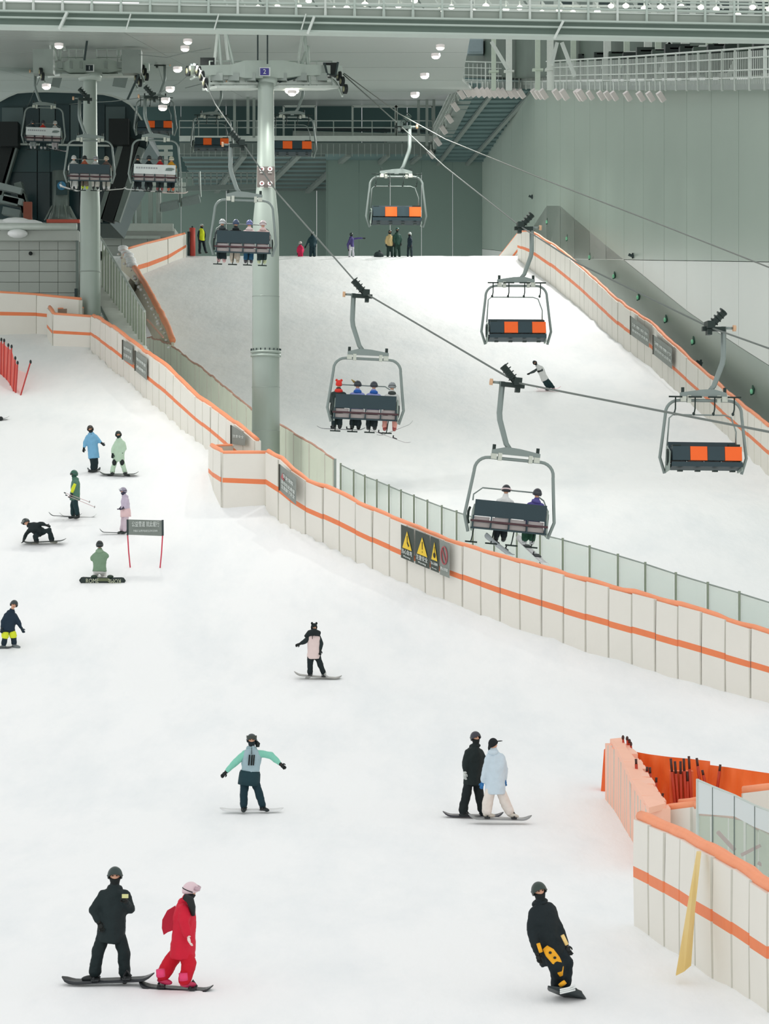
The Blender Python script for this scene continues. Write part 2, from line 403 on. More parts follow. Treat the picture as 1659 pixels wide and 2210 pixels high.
for xx in (-1.2, 1.4): M().bar((xx+1.5, yb+.4, 28.8), (xx+.8, 189.8, 28.6), .3, .3).build('beam', grey_steel, bw)
for xx in np.arange(x0, x1, 1.55): M().bar((xx, yb, 30.2), (xx, yb, 31.5), .08, .08).build('railing_post', grey_steel, bw)
for h in (31.5, 30.95): M().tube([(x0, yb, h), (x1, yb, h)], .05, 6).build('handrail', grey_steel, bw)
m = M()
for xx in np.arange(x0+.4, x1, .5): m.bar((xx, yb-.18, 29.6), (xx, yb-.18, 28.6), .05, .05)
m.build('fascia_rib', grey_steel, bw)['kind'] = 'stuff'
# taller portal frames on the walkway
for xa, xb in ((-8.2, -5.6), (.9, 1.0), (-2.6, 3.9)):
    g = M()
    for q in (xa, xb): g.bar((q, yb+2, 30.2), (q, yb+2, 33.0), .16, .16)
    g.bar((xa, yb+2, 33), (xb, yb+2, 33), .16, .16); g.build('portal_frame', white_steel, bw)
M().tube([(-7.5, yb+3.2, 30.9), (4.2, yb+3.2, 30.6)], .32, 10).build('pipe', white_steel, bw, True)
M().tube([(-8, 203, 33.6), (6, 203, 33.3), (8.5, 200, 31)], .14, 8).build('pipe', dark_steel, bw, True)
# hangers that carry the walkway from the ceiling
for i, (u, d) in enumerate(((936, 186), (921, 186), (903, 187), (535, 180), (548, 182), (506, 186))):
    q = P3(u, 210, d); hp = empty('hanger_rod', (q.x, q.y, 30), None, 'rod', 'steel hanger posts dropping from the ceiling')
    hp['label'] = 'slim grey hanger post above the back walkway, ' + {936: 'rightmost', 921: 'second from the right', 903: 'third from the right', 535: 'middle of three left of the tower', 548: 'closest to the middle tower', 506: 'leftmost'}[u]
    M().bar((q.x, q.y, 29.4), (q.x, q.y, ZC(q.y)), .22, .22).build('post', grey_steel, hp)

# attic behind the right catwalk: columns, braces, tanks
at = empty('wall_attic', (14, 170, 28), None, None); at['kind'] = 'structure'
M().hexa([(XC(170)-.6, 176, 33), (10.5, 174, 32.4), (21, 104, 19.6), (21.4, 104, 19.6), (XC(170)-.6, 176, 44), (10.5, 174, 44), (21, 104, 40), (21.4, 104, 40)]).build('wall_panel', mat('attic_wall', (84, 100, 90), .6, 0, .4, .4), at)
cols = [(1065, 162, 1), (1098, 160, 0), (1160, 150, 1), (1187, 150, 0), (1237, 145, 1), (1310, 137, 0), (1352, 132, 1), (1398, 128, 0), (1420, 125, 1), (1478, 120, 0), (1530, 114, 1), (1560, 112, 0), (1632, 106, 1), (1655, 104, 0)]
cgm = [mat('column_pale', (206, 214, 206), .4, .1), mat('column_greenish', (182, 196, 180), .4, .1)]
for i, (u, d, k) in enumerate(cols):
    q = P3(u, 140, d+1.5); cg2 = empty('steel_column', (q.x, q.y, ZT(q.y)), None, 'column', 'pale steel columns behind the catwalk railing')
    cg2['label'] = '%s steel column behind the catwalk railing, %s from the left' % (['pale', 'greenish'][k], ORD[i])
    M().bar((q.x, q.y, ZT(q.y)-.2), (q.x, q.y, ZT(q.y)+5.5), .42-.1*k, .35).build('column', cgm[k], cg2)
    M().box((q.x, q.y, ZT(q.y)+1.1), (.7, .5, .12)).build('flange', cgm[k], cg2)
for i, (u0, v0, u1, v1, d) in enumerate([(1060, 90, 1096, 150, 158), (1212, 92, 1240, 165, 142), (1202, 92, 1190, 140, 146), (1446, 92, 1424, 160, 122), (1440, 92, 1470, 150, 122), (1600, 100, 1570, 170, 108)]):
    a, b = P3(u0, v0, d), P3(u1, v1, d); tg = empty('diagonal_brace', b, None, 'brace', 'slanting steel braces behind the catwalk railing')
    tg['label'] = 'slanting pale steel brace behind the catwalk railing, %s from the left' % ORD[[0, 2, 1, 3, 4, 5][i]]
    M().bar(a, b, .22, .22).build('tube', white_steel, tg)
for i, (u0, u1, v0, v1, d, c, lab) in enumerate([(1249, 1282, 82, 112, 150, (190, 212, 208), 'pale teal equipment cabinet behind the catwalk railing'),
        (1008, 1042, 86, 118, 170, (160, 178, 182), 'blue-grey equipment cabinet at the left end of the catwalk'),
        (1305, 1335, 88, 108, 142, (170, 178, 165), 'grey-green equipment cabinet right of the teal one'),
        (1098, 1130, 84, 118, 168, (26, 48, 50), 'tall dark cabinet behind the left part of the catwalk railing'),
        (1355, 1385, 90, 112, 138, (128, 142, 132), 'dull green-grey equipment cabinet over the middle of the catwalk'),
        (1560, 1590, 96, 150, 116, (60, 84, 72), 'dark green equipment cabinet near the right edge of the catwalk'),
        (1180, 1203, 128, 160, 156, (40, 60, 58), 'low dark cabinet behind the catwalk railing bars')]):
    a, b = P3(u0, v1, d), P3(u1, v0, d); c = (a+b)/2; cgx = empty('equipment_cabinet', (c.x, c.y, a.z), lab, 'cabinet')
    M().box(c, (b.x-a.x, .8, b.z-a.z)).build('cabinet_body', mat('cab%d' % i, c and [(190, 212, 208), (160, 178, 182), (170, 178, 165), (26, 48, 50), (128, 142, 132), (60, 84, 72), (40, 60, 58)][i], .5), cgx)
    M().box(c+Vector((0, -.43, 0)), ((b.x-a.x)*.84, .06, (b.z-a.z)*.8)).build('door', mat('cabd%d' % i, [tuple(max(0, q-14) for q in k) for k in [(190, 212, 208), (160, 178, 182), (170, 178, 165), (26, 48, 50), (128, 142, 132), (60, 84, 72), (40, 60, 58)]][i], .5), cgx)
# dark machinery stuff glimpsed between the bars
for i in range(16):
    u = 1170+i*31; q = pt_on(u, ck) if u < 1650 else Vector((16.6, 102, 19))
    c = q+Vector((1.15, 1.0, 1.45)); e = empty('machine_unit', c-Vector((0, 0, .6)), None, 'machine', 'dark machine units behind the catwalk bars'); e['label'] = 'dark machine unit behind the catwalk bars, %s from the left' % ORD[i]
    M().box(c, (1.1+.3*rnd.random(), .6, 1.1+.6*rnd.random())).build('casing', mat('machine_dark%d' % (i % 3), [(36, 50, 44), (66, 82, 72), (24, 38, 34)][i % 3], .5), e)
    M().box(c+Vector((0, -.05, .6)), (.8, .5, .08)).build('lid', white_steel, e)

# ================================================================== FRONT GANTRY (across the top of the picture)
gy = 60.0
def gz(u, v): return P3(u, v, gy)
ga = empty('gantry_walkway', gz(830, 78), 'grey steel gantry walkway crossing the whole top of the picture', 'gantry')
def gband(v0, v1, y0, y1, mt, name, ua=-60, ub=1720, sag=30/1659):
    a0, a1 = P3(ua, v0+sag*ua, gy), P3(ua, v1+sag*ua, gy); b0, b1 = P3(ub, v0+sag*ub, gy), P3(ub, v1+sag*ub, gy)
    o = lambda p, y: Vector((p.x, gy+y, p.z))
    return M().hexa([o(a1, y0), o(b1, y0), o(b1, y1), o(a1, y1), o(a0, y0), o(b0, y0), o(b0, y1), o(a0, y1)]).build(name, mt, ga)
gflange = mat('gantry_flange', (170, 184, 175), .45, .1, .06, 2); gweb = mat('gantry_web', (118, 136, 126), .5, .1, .06, 2)
gpan = mat('gantry_kick_panel', (142, 152, 143), .5, 0, .08, 1.5)
gband(24, 28, -.2, .3, gflange, 'beam_flange'); gband(28, 37, -.02, .1, gweb, 'beam_web'); gband(37, 41, -.14, .2, gflange, 'beam_flange')
gband(41, 56, .02, .12, gweb, 'beam_web'); gband(56, 60, -.2, .3, gflange, 'beam_flange')
gband(-5, -1, -.06, .02, gflange, 'handrail'); gband(-22, -19, -.04, .02, gflange, 'handrail')
k = -54
while k < 1720:
    s = 30/1659; u0, u1 = k+3, k+60
    M().hexa([P3(u0, 23+s*u0, gy), P3(u1, 23+s*u1, gy), P3(u1, 23+s*u1, gy+.08), P3(u0, 23+s*u0, gy+.08), P3(u0, 5+s*u0, gy), P3(u1, 5+s*u1, gy), P3(u1, 5+s*u1, gy+.08), P3(u0, 5+s*u0, gy+.08)]).build('kick_panel', gpan, ga)
    M().bar(P3(k, 26+s*k, gy-.05), P3(k, -26+s*k, gy-.05), .055, .07).build('railing_post', gflange if rnd.random() > .3 else white_steel, ga)
    k += 63
gband(3, 5.5, -.03, .04, white_steel, 'rail')
for u0, u1 in ((145, 128), (678, 664), (1215, 1196)):
    s = 30/1659
    M().bar(P3(u0, 24+s*u0, gy-.3), P3(u1, 61+s*u1, gy-.3), .16, .06, (1, 0, 0)).build('cross_plate', white_steel, ga)
for u0, u1 in ((282, 272), (472, 462), (660, 650)):
    M().tube([P3(u0, 30, gy-.25), P3(u1, 64, gy-.25)], .02, 6).build('cable_tie', white_steel, ga)
# far lattice with lamps seen above the gantry
for i in range(30):
    u = 560+i*38+rnd.uniform(-9, 9); v = rnd.uniform(2, 20)+.01*u*(u > 500)
    if i in (3, 9): v = 6
    q = P3(u, v-4, 96+rnd.uniform(-6, 6)); e = empty('hall_lamp', q, None, 'lamp', 'glowing hall lamps above the gantry'); e['label'] = 'bright hall lamp above the top gantry railing, %s from the left' % ORD[i]
    M().ell(q, (.13, .13, .09), 12, 6).build('bulb', lamp_glow, e, True)
    M().tube([q, q+Vector((0, 0, .6))], .03, 6).build('stem', white_steel, e)
lt = empty('roof_truss', P3(1100, -10, 100), 'pale roof lattice of thin steel tubes glimpsed above the gantry', 'truss')
for h in (-6, 9, 19): M().tube([P3(420, h-3, 100), P3(1720, h+8, 100)], .06, 6).build('chord', white_steel, lt)
for i in range(34):
    u = 440+i*38; M().tube([P3(u, -8, 100), P3(u+19, 20, 100)], .045, 5).build('web_member', white_steel if i % 3 else mid_steel, lt)
for i in range(12):
    u = 1180+i*42; M().box(P3(u, 16, 101), (.55, .4, .5)).build('gusset', dark_steel if i % 2 else mid_steel, lt)
M().hexa([P3(300, 45, 103), P3(1740, 60, 103), P3(1740, 60, 104), P3(300, 45, 104), P3(300, -60, 103), P3(1740, -60, 103), P3(1740, -60, 104), P3(300, -60, 104)]).build('cladding', mat('roof_cladding', (176, 186, 178), .6, 0, .3, .8), lt)
# ================================================================== FENCES
back_green = mat('pad_back_green', (228, 234, 218), .6, 0, .10, .8, .2, 3)
red_thin = mat('faded_red_cap', (190, 148, 132), .6)
def fence(name, label, pts, prof=PL, pw=1.0, front=None, stripe=True, cap=.085, capm=None, panm=None, thick=.22, capflat=1.0, stripe_h=(.455, .545), d=None, capname='cap', jog=.03, facing=-1, smooth_top=False):
    """padded fence: panel after panel with its own stripe band, and a soft cap; facing -1: padded side looks at the camera"""
    if d is None: base = [gp(u, f, prof) for u, t, f in pts]
    else: base = [P3(u, f, dd) for (u, t, f), dd in zip(pts, d)]
    top = [Vector((b.x, b.y, (CY-t)/F*b.y)) for (u, t, f), b in zip(pts, base)]
    root = empty(name, base[len(base)//2], label, 'fence')
    seg = [0]
    for a, b in zip(base[:-1], base[1:]): seg.append(seg[-1]+math.hypot(b.x-a.x, b.y-a.y))
    L = seg[-1]; n = max(1, round(L/pw)); Lx = [p.x for p in base]; Ly = [p.y for p in base]; Lz = [p.z for p in base]; Lt = [p.z for p in top]
    def at(s): return (float(np.interp(s, seg, Lx)), float(np.interp(s, seg, Ly)), float(np.interp(s, seg, Lz)), float(np.interp(s, seg, Lt)))
    tops = []
    mats = [panm or pad_white, orange, pad_edge]
    for i in range(n):
        s0, s1 = i*L/n, (i+1)*L/n; g = .004
        a = at(s0+g); b = at(s1-g)
        t = Vector((b[0]-a[0], b[1]-a[1], 0)).normalized(); nrm = Vector((t.y, -t.x, 0))
        mid = Vector((a[0], a[1], 0))
        if nrm.dot(mid)*facing < 0: nrm = -nrm        # facing -1: nrm·pos < 0 means towards the camera
        nrm = nrm
        j = jog*rnd.uniform(-1, 1); lean = nrm*rnd.uniform(-.02, .03)
        mm = M(); lev = [-.35, 0] if False else None
        hs = [0, stripe_h[0], stripe_h[1], 1.0] if stripe else [0, 1.0]
        def P(q, h, off):
            z = q[2]-.30+(q[3]+j-q[2]+.30)*h if h == 0 else q[2]+(q[3]+j-q[2])*h
            return Vector((q[0], q[1], z))+nrm*off+lean*h
        bev = .035; nf = M(); ta = (b[0]-a[0], b[1]-a[1])
        def lerpq(q0, q1, f): return tuple(x+(y-x)*f for x, y in zip(q0, q1))
        ai, bi = lerpq(a, b, bev/max(.2, pw)), lerpq(b, a, bev/max(.2, pw))
        cols = [(a, 0.018), (ai, .045), (bi, .045), (b, 0.018)]
        idx = []
        for h in hs: idx.append([len(nf.v)+k for k in range(4)]); nf.v += [P(q, h, o+(.012 if (stripe and h in hs[1:3]) else 0)) for q, o in cols]
        for r in range(len(hs)-1):
            for c in range(3):
                nf.k = 1 if (stripe and r == 1) else (2 if c != 1 else 0)
                nf.face([idx[r][c], idx[r][c+1], idx[r+1][c+1], idx[r+1][c]])
        nf.k = 0; bb = len(nf.v)
        nf.v += [P(a, 0, -thick), P(b, 0, -thick), P(b, 1, -thick), P(a, 1, -thick)]
        nf.face([bb+1, bb, bb+3, bb+2]); nf.face([idx[0][0], bb, bb+3, idx[-1][0]][::-1]); nf.face([idx[0][3], idx[-1][3], bb+2, bb+1][::-1])
        nf.face([idx[-1][0], idx[-1][1], idx[-1][2], idx[-1][3], bb+2, bb+3])
        nf.build('panel', mats, root)
        tops += [P(a, 1, -thick/2+.02), P((lerpq(a, b, .5)), 1, -thick/2+.02)]
    tops.append(P(b, 1, -thick/2+.02))
    if cap:
        tp = [p+Vector((0, 0, cap*.45*capflat+rnd.uniform(-.012, .012))) for p in tops]
        M().tube(tp, [cap*rnd.uniform(.9, 1.1) for _ in tp], 8, side=(1, 0, 0) if False else None, flat=1.0).build(capname, capm or orange_top, root, True)
    return root, tops
fence('padded_fence', 'long white orange-striped padded fence between the left and middle towers', FB, pw=.95)
fence('padded_fence', 'long white orange-striped padded fence from the middle tower box to the right edge', FC, pw=.92)
fence('padded_fence', 'white padded fence with orange stripe under the concrete wall at far left', FL, pw=3.2)
fence('padded_fence', 'white padded fence with orange cap running up along the grey right wall', FR, prof=QR, pw=1.3)
# far end: the fence turns the corner and drops behind the crest
c0 = gp(1118, 560, QR)
fence('padded_fence', 'short white fence length dropping behind the crest at the far right corner', [(1072, 560, 640), (1096, 530, 610), (1119, 502, 575)], d=[158.5, 158, 157.4], pw=2.6)
# upper left of the run
fence('padded_fence', 'white padded fence with orange stripe at the top left of the upper run', [(268, 541, 640), (300, 530, 632), (340, 521, 618), (375, 512, 590), (400, 505, 562)], d=[146.5, 148.5, 151, 153.5, 155.5], pw=3.0, stripe_h=(.50, .60), jog=.02)
# box around the left tower foot
def boxfence(label, corners, d0, depth, h0v, h1v, backv):
    pass
fence('padded_fence', 'white padded box with orange stripe around the left tower foot', [(104, 664, 742), (118, 682, 757), (158, 684, 758), (197, 684, 757)], d=[108.8, 106, 106, 106], pw=2.1)
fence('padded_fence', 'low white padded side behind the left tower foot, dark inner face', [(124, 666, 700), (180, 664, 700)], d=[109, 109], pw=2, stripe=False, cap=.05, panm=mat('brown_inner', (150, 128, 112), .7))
fence('padded_fence', 'white padded box with orange stripe around the middle tower foot', [(453, 963, 1067), (473, 978, 1092), (522, 978, 1100), (575, 978, 1101)], d=[86.0, 83.0, 83.0, 83.0], pw=1.75)
fence('padded_fence', 'short padded side at the back of the middle tower foot', [(466, 963, 1010), (545, 960, 1010)], d=[86, 86], pw=1.5, stripe=False, cap=.055, panm=mat('beige_inner', (205, 196, 182), .7))
# the back side of the fence between the stairs and the upper run
Gp = [(262, 541, 147), (282, 566, 143), (300, 596, 138), (320, 630, 131), (345, 676, 122.5), (362, 712, 116), (371, 738, 113)]
r1, tg = fence('padded_fence', 'fence with snowy orange cap curving down beside the glass stair rail', [(u, v, v+(1.7 if u < 365 else 2.6)/dd*F) for u, v, dd in Gp], d=[g[2] for g in Gp], pw=1.6, stripe=False, cap=.17, panm=mat('pad_back_tan', (206, 200, 180), .7), thick=.1)
for i, p in enumerate(tg[::2]):
    q = p+Vector((-.22, -.2, -.22))
    k_ = rnd.uniform(.5, 1.1); M().ell(q+Vector((rnd.uniform(-.06, .06), 0, rnd.uniform(-.06, .06))), (.12*k_, .14*k_, .09*k_), 8, 5).build('snow_clump', SNOW, r1, True)
for i in range(9):
    p = tg[i]; M().ell(p+Vector((rnd.uniform(-.1, .1), -.05, .16)), (.34, .34, .16), 9, 5).build('snow_clump', SNOW, r1, True)
Hp = [(318, 728, 122), (345, 735, 116), (372, 748, 112.6), (405, 774, 109), (440, 800, 105.5), (500, 848, 100), (545, 888, 96.5), (603, 918, 92.5), (660, 951, 89.8), (722, 991, 87)]
fence('padded_fence', 'pale green backs of fence panels with thin red cap beside the corridor', [(u, v, (CY-((CY-v)/F*dd-2.9)/dd*F)) for u, v, dd in Hp], d=[g[2] for g in Hp], pw=.85, stripe=False, cap=.045, capm=red_thin, panm=back_green, thick=.06, jog=.05)
M().bar(P3(723, 990, 86.9), P3(723, 1100, 86.9), .09, .09).build('end_post', grey_steel, r1.children[0] and bpy.data.objects['padded_fence.009'] if 'padded_fence.009' in bpy.data.objects else r1)

# glass screen on the far side of the lower corridor
glass = sheet('green_glass', (208, 226, 214), .34, .12)
gt = [(735, 1003), (763, 1017), (787, 1028), (813, 1038), (839, 1049), (865, 1060), (893, 1071), (922, 1082), (953, 1094), (985, 1105), (1020, 1116), (1066, 1130), (1115, 1142), (1165, 1153), (1214, 1165),
      (1272, 1181), (1333, 1199), (1392, 1217), (1458, 1239), (1527, 1260), (1595, 1280), (1668, 1303)]
gs = empty('glass_screen', P3(1115, 1300, 76), 'long clear green-tinted glass screen with slim posts behind the orange capped fence', 'screen')
def fdepth(u): return interp([(p[0], gp(p[0], p[2]).y) for p in FC], u)
prev = None
for i, (u, v) in enumerate(gt):
    d = fdepth(u)+2.6; a = P3(u, v, d); b = Vector((a.x, a.y, min(PL(d), QR(d))-.2))
    M().bar(b, a+Vector((0, 0, .06)), .07, .07).build('post', mat('post_olive', (148, 160, 142), .5, .2), gs)
    if prev:
        pa, pb = prev; M().hexa([pb+Vector((.05, 0, .1)), b+Vector((-.05, 0, .1)), b+Vector((-.05, .03, .1)), pb+Vector((.05, .03, .1)), pa+Vector((.05, 0, 0)), a+Vector((-.05, 0, 0)), a+Vector((-.05, .03, 0)), pa+Vector((.05, .03, 0))]).build('pane', glass, gs)
        M().tube([pa, a], .022, 6).build('top_rail', grey_steel, gs)
    prev = (a, b)

# ================================================================== STAIRS AND THEIR GLASS RAIL
stp = mat('stair_concrete', (228, 231, 224), .7, 0, .06, 2)
sg = empty('staircase', P3(280, 760, 105), 'pale steps climbing between the left fence and the glass rail', 'stairs')
ST = [(262, 312, 752, 104), (250, 300, 733, 106.5), (243, 290, 716, 109), (236, 280, 699, 111), (228, 271, 683, 113), (222, 262, 668, 115), (216, 252, 652, 117), (214, 244, 638, 119), (212, 236, 624, 121), (210, 228, 612, 123)]
for i in range(27):
    t = i/26*9; u0 = interp([(k, s[0]) for k, s in enumerate(ST)], t); u1 = interp([(k, s[1]) for k, s in enumerate(ST)], t)+6
    v = interp([(k, s[2]) for k, s in enumerate(ST)], t); d = interp([(k, s[3]) for k, s in enumerate(ST)], t)
    a, b = P3(u0-10, v, d), P3(u1, v, d)
    M().box(((a.x+b.x)/2, d+.4, a.z-.6), (b.x-a.x, .8, 1.2)).build('step', stp, sg)
M().bar(P3(206, 648, 119), P3(262, 760, 103.5), .12, .3).build('stringer', mid_steel, sg)
rg = empty('stair_glass_rail', P3(312, 752, 104), 'slanting rail of narrow green-grey glass slats beside the stairs', 'railing')
rs = mat('rail_glass', (224, 234, 218), .3, 0, .05, 1)
n = 16
for i in range(n):
    t0, t1 = i/n, (i+1)/n
    def e(t): u = 312-96*t; d = 105+18*t; return P3(u, 672-161*t, d), P3(u, 756-133*t, d)
    (a0, b0), (a1, b1) = e(t0+.004), e(t1-.012)
    M().hexa([b0, b1, b1+Vector((.06, 0, 0)), b0+Vector((.06, 0, 0)), a0, a1, a1+Vector((.06, 0, 0)), a0+Vector((.06, 0, 0))]).build('slat', rs if i % 2 else mat('rail_glass_pale', (238, 243, 234), .3), rg)
    M().bar(b0, a0, .06, .06).build('post', mat('post_olive', (0, 0, 0)), rg)
M().tube([P3(312, 672, 105), P3(216, 511, 123)], .06, 8).build('handrail', white_steel, rg)
M().tube([P3(318, 690, 108), P3(352, 728, 105)], .045, 8).build('handrail', red_thin, rg)

# ================================================================== CONCRETE WALL AND PLATFORM, LEFT
conc = mat('concrete_panel', (172, 178, 172), .75, 0, .07, .5, .1, 4)
wl = empty('wall_left', P3(85, 640, 114), None, None); wl['kind'] = 'structure'
rows = [500, 517, 540, 563, 586, 609, 632, 660, 690, 725]
colsx = [-60, -15, 41, 85, 125, 166]
for r0, r1_ in zip(rows[:-1], rows[1:]):
    for a, b in zip(colsx[:-1], colsx[1:]):
        p, q = P3(a+.4, r1_-.5, 114), P3(b-.4, r0+.5, 114)
        M().box(((p.x+q.x)/2, 114.15, (p.z+q.z)/2), (q.x-p.x, .3, q.z-p.z)).build('concrete_panel', conc, wl)
for a, b in ((150, 216), (216, 262), (262, 318), (318, 378)):
    for v0, v1 in ((500, 530), (531, 562), (563, 600), (601, 640), (641, 690)):
        if a > 230 and v0 > 520: continue
        p, q = P3(a+.4, v1, 158), P3(b-.4, v0, 158)
        M().box(((p.x+q.x)/2, 158.15, (p.z+q.z)/2), (q.x-p.x, .3, q.z-p.z)).build('concrete_panel', conc, wl)
M().bar(P3(167, 648, 113.7), P3(167, 500, 113.7), .14, .2).build('downpipe', mid_steel, wl)
M().box(P3(164, 634, 113.6), (.12, .2, .5)).build('wall_box', dark_steel, wl)
tr = struct(M().tube([P3(-40, 489, 113.2), P3(166, 489, 113.2)], .17, 10).build('trim_1', white_steel, None, True))
struct(M().tube([P3(-40, 511, 113.6), P3(166, 511, 113.6)], .08, 8).build('trim_2', white_steel, None, True))
struct(M().bar(P3(150, 491, 157.6), P3(374, 491, 157.6), .4, .5).build('trim_3', white_steel, None))
struct(M().bar(P3(150, 512, 157.8), P3(346, 512, 157.8), .16, .2).build('trim_4', white_steel, None))
pf = M(); zt = P3(0, 497, 113.5).z
for X0_, X1_, Y0_, Y1_ in ((-26, -15.0, 113.5, 150), (-15.0, -15.0, 124.2, 129.9)): pf.box(((X0_+X1_)/2, (Y0_+Y1_)/2, zt-.25), (X1_-X0_-.01, Y1_-Y0_, .5))
struct(pf.build('floor_platform', conc, None)); zr_ = P3(0, 493, 158).z
struct(M().box((-18.4, 166, zr_-.3), (8.2, 16.4, .6)).build('floor_upper_platform', conc, None))
for i, (u, v, r, h) in enumerate([(10, 482, 1.1, .3), (34, 478, .9, .34), (62, 481, .8, .3), (88, 484, .7, .2), (38, 498, .5, .22), (-8, 480, .8, .3)]):
    q = P3(u, v+6, 113.3 if i == 4 else 113.8); o = M().ell(q, (r, .5, h), 14, 7).build('snow_heap', SNOW, None, True)
    tag(o, ['low snow heap on the ledge above the concrete wall, second from the left', 'tallest snow heap on the ledge above the concrete wall', 'rounded snow heap on the ledge left of the red kerb', 'flat snow heap nearest the red kerb on the ledge', 'small snow clump stuck just below the white ledge pipe', 'snow heap cut by the left picture edge on the ledge'][i], 'snow')
cam1 = M(); q = P3(66, 547, 113.8); cam1.ell(q, (.10, .16, .10), 10, 6); tag(cam1.build('security_camera', black, None, True), 'small black dome camera on the grey concrete wall', 'camera')

# station building: rounded dark portal frame with glass behind
D0 = 130.0
bg = empty('station_building', P3(160, 480, D0), 'dark rounded lift station building with glass front on the upper left platform', 'building')
bdark = mat('station_cladding', (58, 80, 82), .45, .1, .08, .3); bglass = mat('station_glass', (34, 58, 62), .2, 0, .25, .4, spec=.5); bpan = mat('station_panel', (88, 106, 106), .4, 0, .2, .5)
outer = [(-40, 222), (0, 216), (18, 206), (40, 197), (90, 195), (160, 197), (225, 201), (256, 208), (284, 224), (304, 250), (316, 280), (322, 305), (300, 350), (262, 420), (238, 480)]
inner = [(-40, 300), (0, 296), (20, 300), (60, 308), (200, 311), (250, 308), (268, 300), (277, 330), (262, 380), (240, 430), (222, 480)]
def strip(m, A, B, d0, d1):
    n = 30
    def rs_(L, k):
        s = [0]
        for a, b in zip(L[:-1], L[1:]): s.append(s[-1]+math.hypot(b[0]-a[0], b[1]-a[1]))
        t = s[-1]*k/n; return float(np.interp(t, s, [a[0] for a in L])), float(np.interp(t, s, [a[1] for a in L]))
    for k in range(n):
        q = [rs_(A, k), rs_(A, k+1), rs_(B, k+1), rs_(B, k)]
        m.hexa([P3(q[3][0], q[3][1], d0), P3(q[2][0], q[2][1], d0), P3(q[2][0], q[2][1], d1)*1, P3(q[3][0], q[3][1], d1), P3(q[0][0], q[0][1], d0), P3(q[1][0], q[1][1], d0), P3(q[1][0], q[1][1], d1), P3(q[0][0], q[0][1], d1)])
strip(mm_ := M(), outer, [(u-2 if u > 200 else u, v+4) for u, v in outer], D0-.7, D0+8); mm_.build('rim', white_steel, bg)
M().prism([P3(u, v+3, D0+.2) for u, v in outer]+[P3(-40, 480, D0+.2)], (0, 7, 0)).build('facade', bdark, bg)
# bay windows under the roof
for u0, u1, v0, v1, mt in ((56, 84, 228, 305, bglass), (86, 118, 228, 300, bpan), (120, 150, 226, 305, bglass), (152, 170, 226, 305, bpan), (208, 226, 226, 300, bglass), (228, 270, 230, 305, bpan), (4, 50, 232, 292, bpan)):
    a, b = P3(u0, v1, D0), P3(u1, v0, D0); M().box(((a.x+b.x)/2, D0+.1, (a.z+b.z)/2), (b.x-a.x, .16, b.z-a.z)).build('window', mt, bg)
M().bar(P3(20, 311, D0-.5), P3(252, 315, D0-.5), .12, .1).build('ledge', white_steel, bg)
for u0, u1 in ((24, 80), (82, 108), (146, 172), (174, 226)):
    a, b = P3(u0, 372, D0), P3(u1, 316, D0); M().box(((a.x+b.x)/2, D0, (a.z+b.z)/2), (b.x-a.x, .2, b.z-a.z)).build('window', mat('station_glass_top', (50, 74, 76), .25, 0, .2, .4), bg)
    a, b = P3(u0, 480, D0), P3(u1, 373, D0); M().box(((a.x+b.x)/2, D0, (a.z+b.z)/2), (b.x-a.x, .2, b.z-a.z)).build('window', bglass, bg)
a, b = P3(109, 372, D0), P3(145, 316, D0); M().box(((a.x+b.x)/2, D0, (a.z+b.z)/2), (b.x-a.x, .2, b.z-a.z)).build('window', mat('station_glass_top', (0, 0, 0)), bg)
for u0, v0, u1, v1, wdt, mt in ((288, 300, 232, 478, .75, black), (262, 312, 214, 478, .3, mid_steel), (306, 320, 252, 478, .35, mid_steel), (24, 300, -14, 430, .8, black), (34, 320, -2, 440, .25, mid_steel)):
    M().bar(P3(u0, v0, D0-.6), P3(u1, v1, D0-.6), wdt, .5, (0, 1, 0)).build('slanted_strut', mt, bg)
for u, v, s in ((258, 287, .9), (20, 292, .85)):
    M().box(P3(u, v, D0-1), (1.1, 1, 1.6*s)).build('drive_box', black, bg)
pil = empty('station_pillar', P3(130, 474, D0-1.2), 'round grey pillar with a flared ribbed foot inside the dark station', 'pillar')
zb, zt2 = P3(0, 476, D0-1.5).z, P3(0, 370, D0-1.5).z; px = P3(131, 0, D0-1.5).x
M().tube([(px, D0-1.5, zb), (px, D0-1.5, zb+.35), (px, D0-1.5, zb+.8), (px, D0-1.5, zt2)], [.72, .55, .47, .47], 20).build('shaft', mat('pillar_grey', (120, 132, 128), .4, .3), pil, True)
for k in range(12):
    a = k/12*math.tau; M().bar((px+.9*math.cos(a), D0-1.5+.9*math.sin(a), zb+.02), (px+.5*math.cos(a), D0-1.5+.5*math.sin(a), zb+.8), .05, .05).build('rib', grey_steel, pil)
sgn = empty('blue_sign', P3(133, 420, D0-2), 'dark sign with a round blue emblem on the station pillar', 'sign')
q = P3(133, 405, D0-2.05); M().box(q, (.62, .05, .8)).build('plate', mat('sign_dark', (44, 70, 72), .5), sgn)
M().tube([q+Vector((0, -.03, .1)), q+Vector((0, -.06, .1))], .24, 24).build('emblem', mat('sign_blue', (62, 132, 172), .5), sgn)
m = M(); q2 = q+Vector((0, -.08, .1)); m.tube([q2+Vector((-.06, 0, -.1)), q2+Vector((.0, 0, .0)), q2+Vector((-.03, 0, .1))], .03, 6); m.tube([q2+Vector((0, 0, 0)), q2+Vector((.1, 0, -.12))], .03, 6); m.ell(q2+Vector((-.03, 0, .15)), (.035, .03, .035), 8, 6)
m.build('emblem_figure', white_steel, sgn)
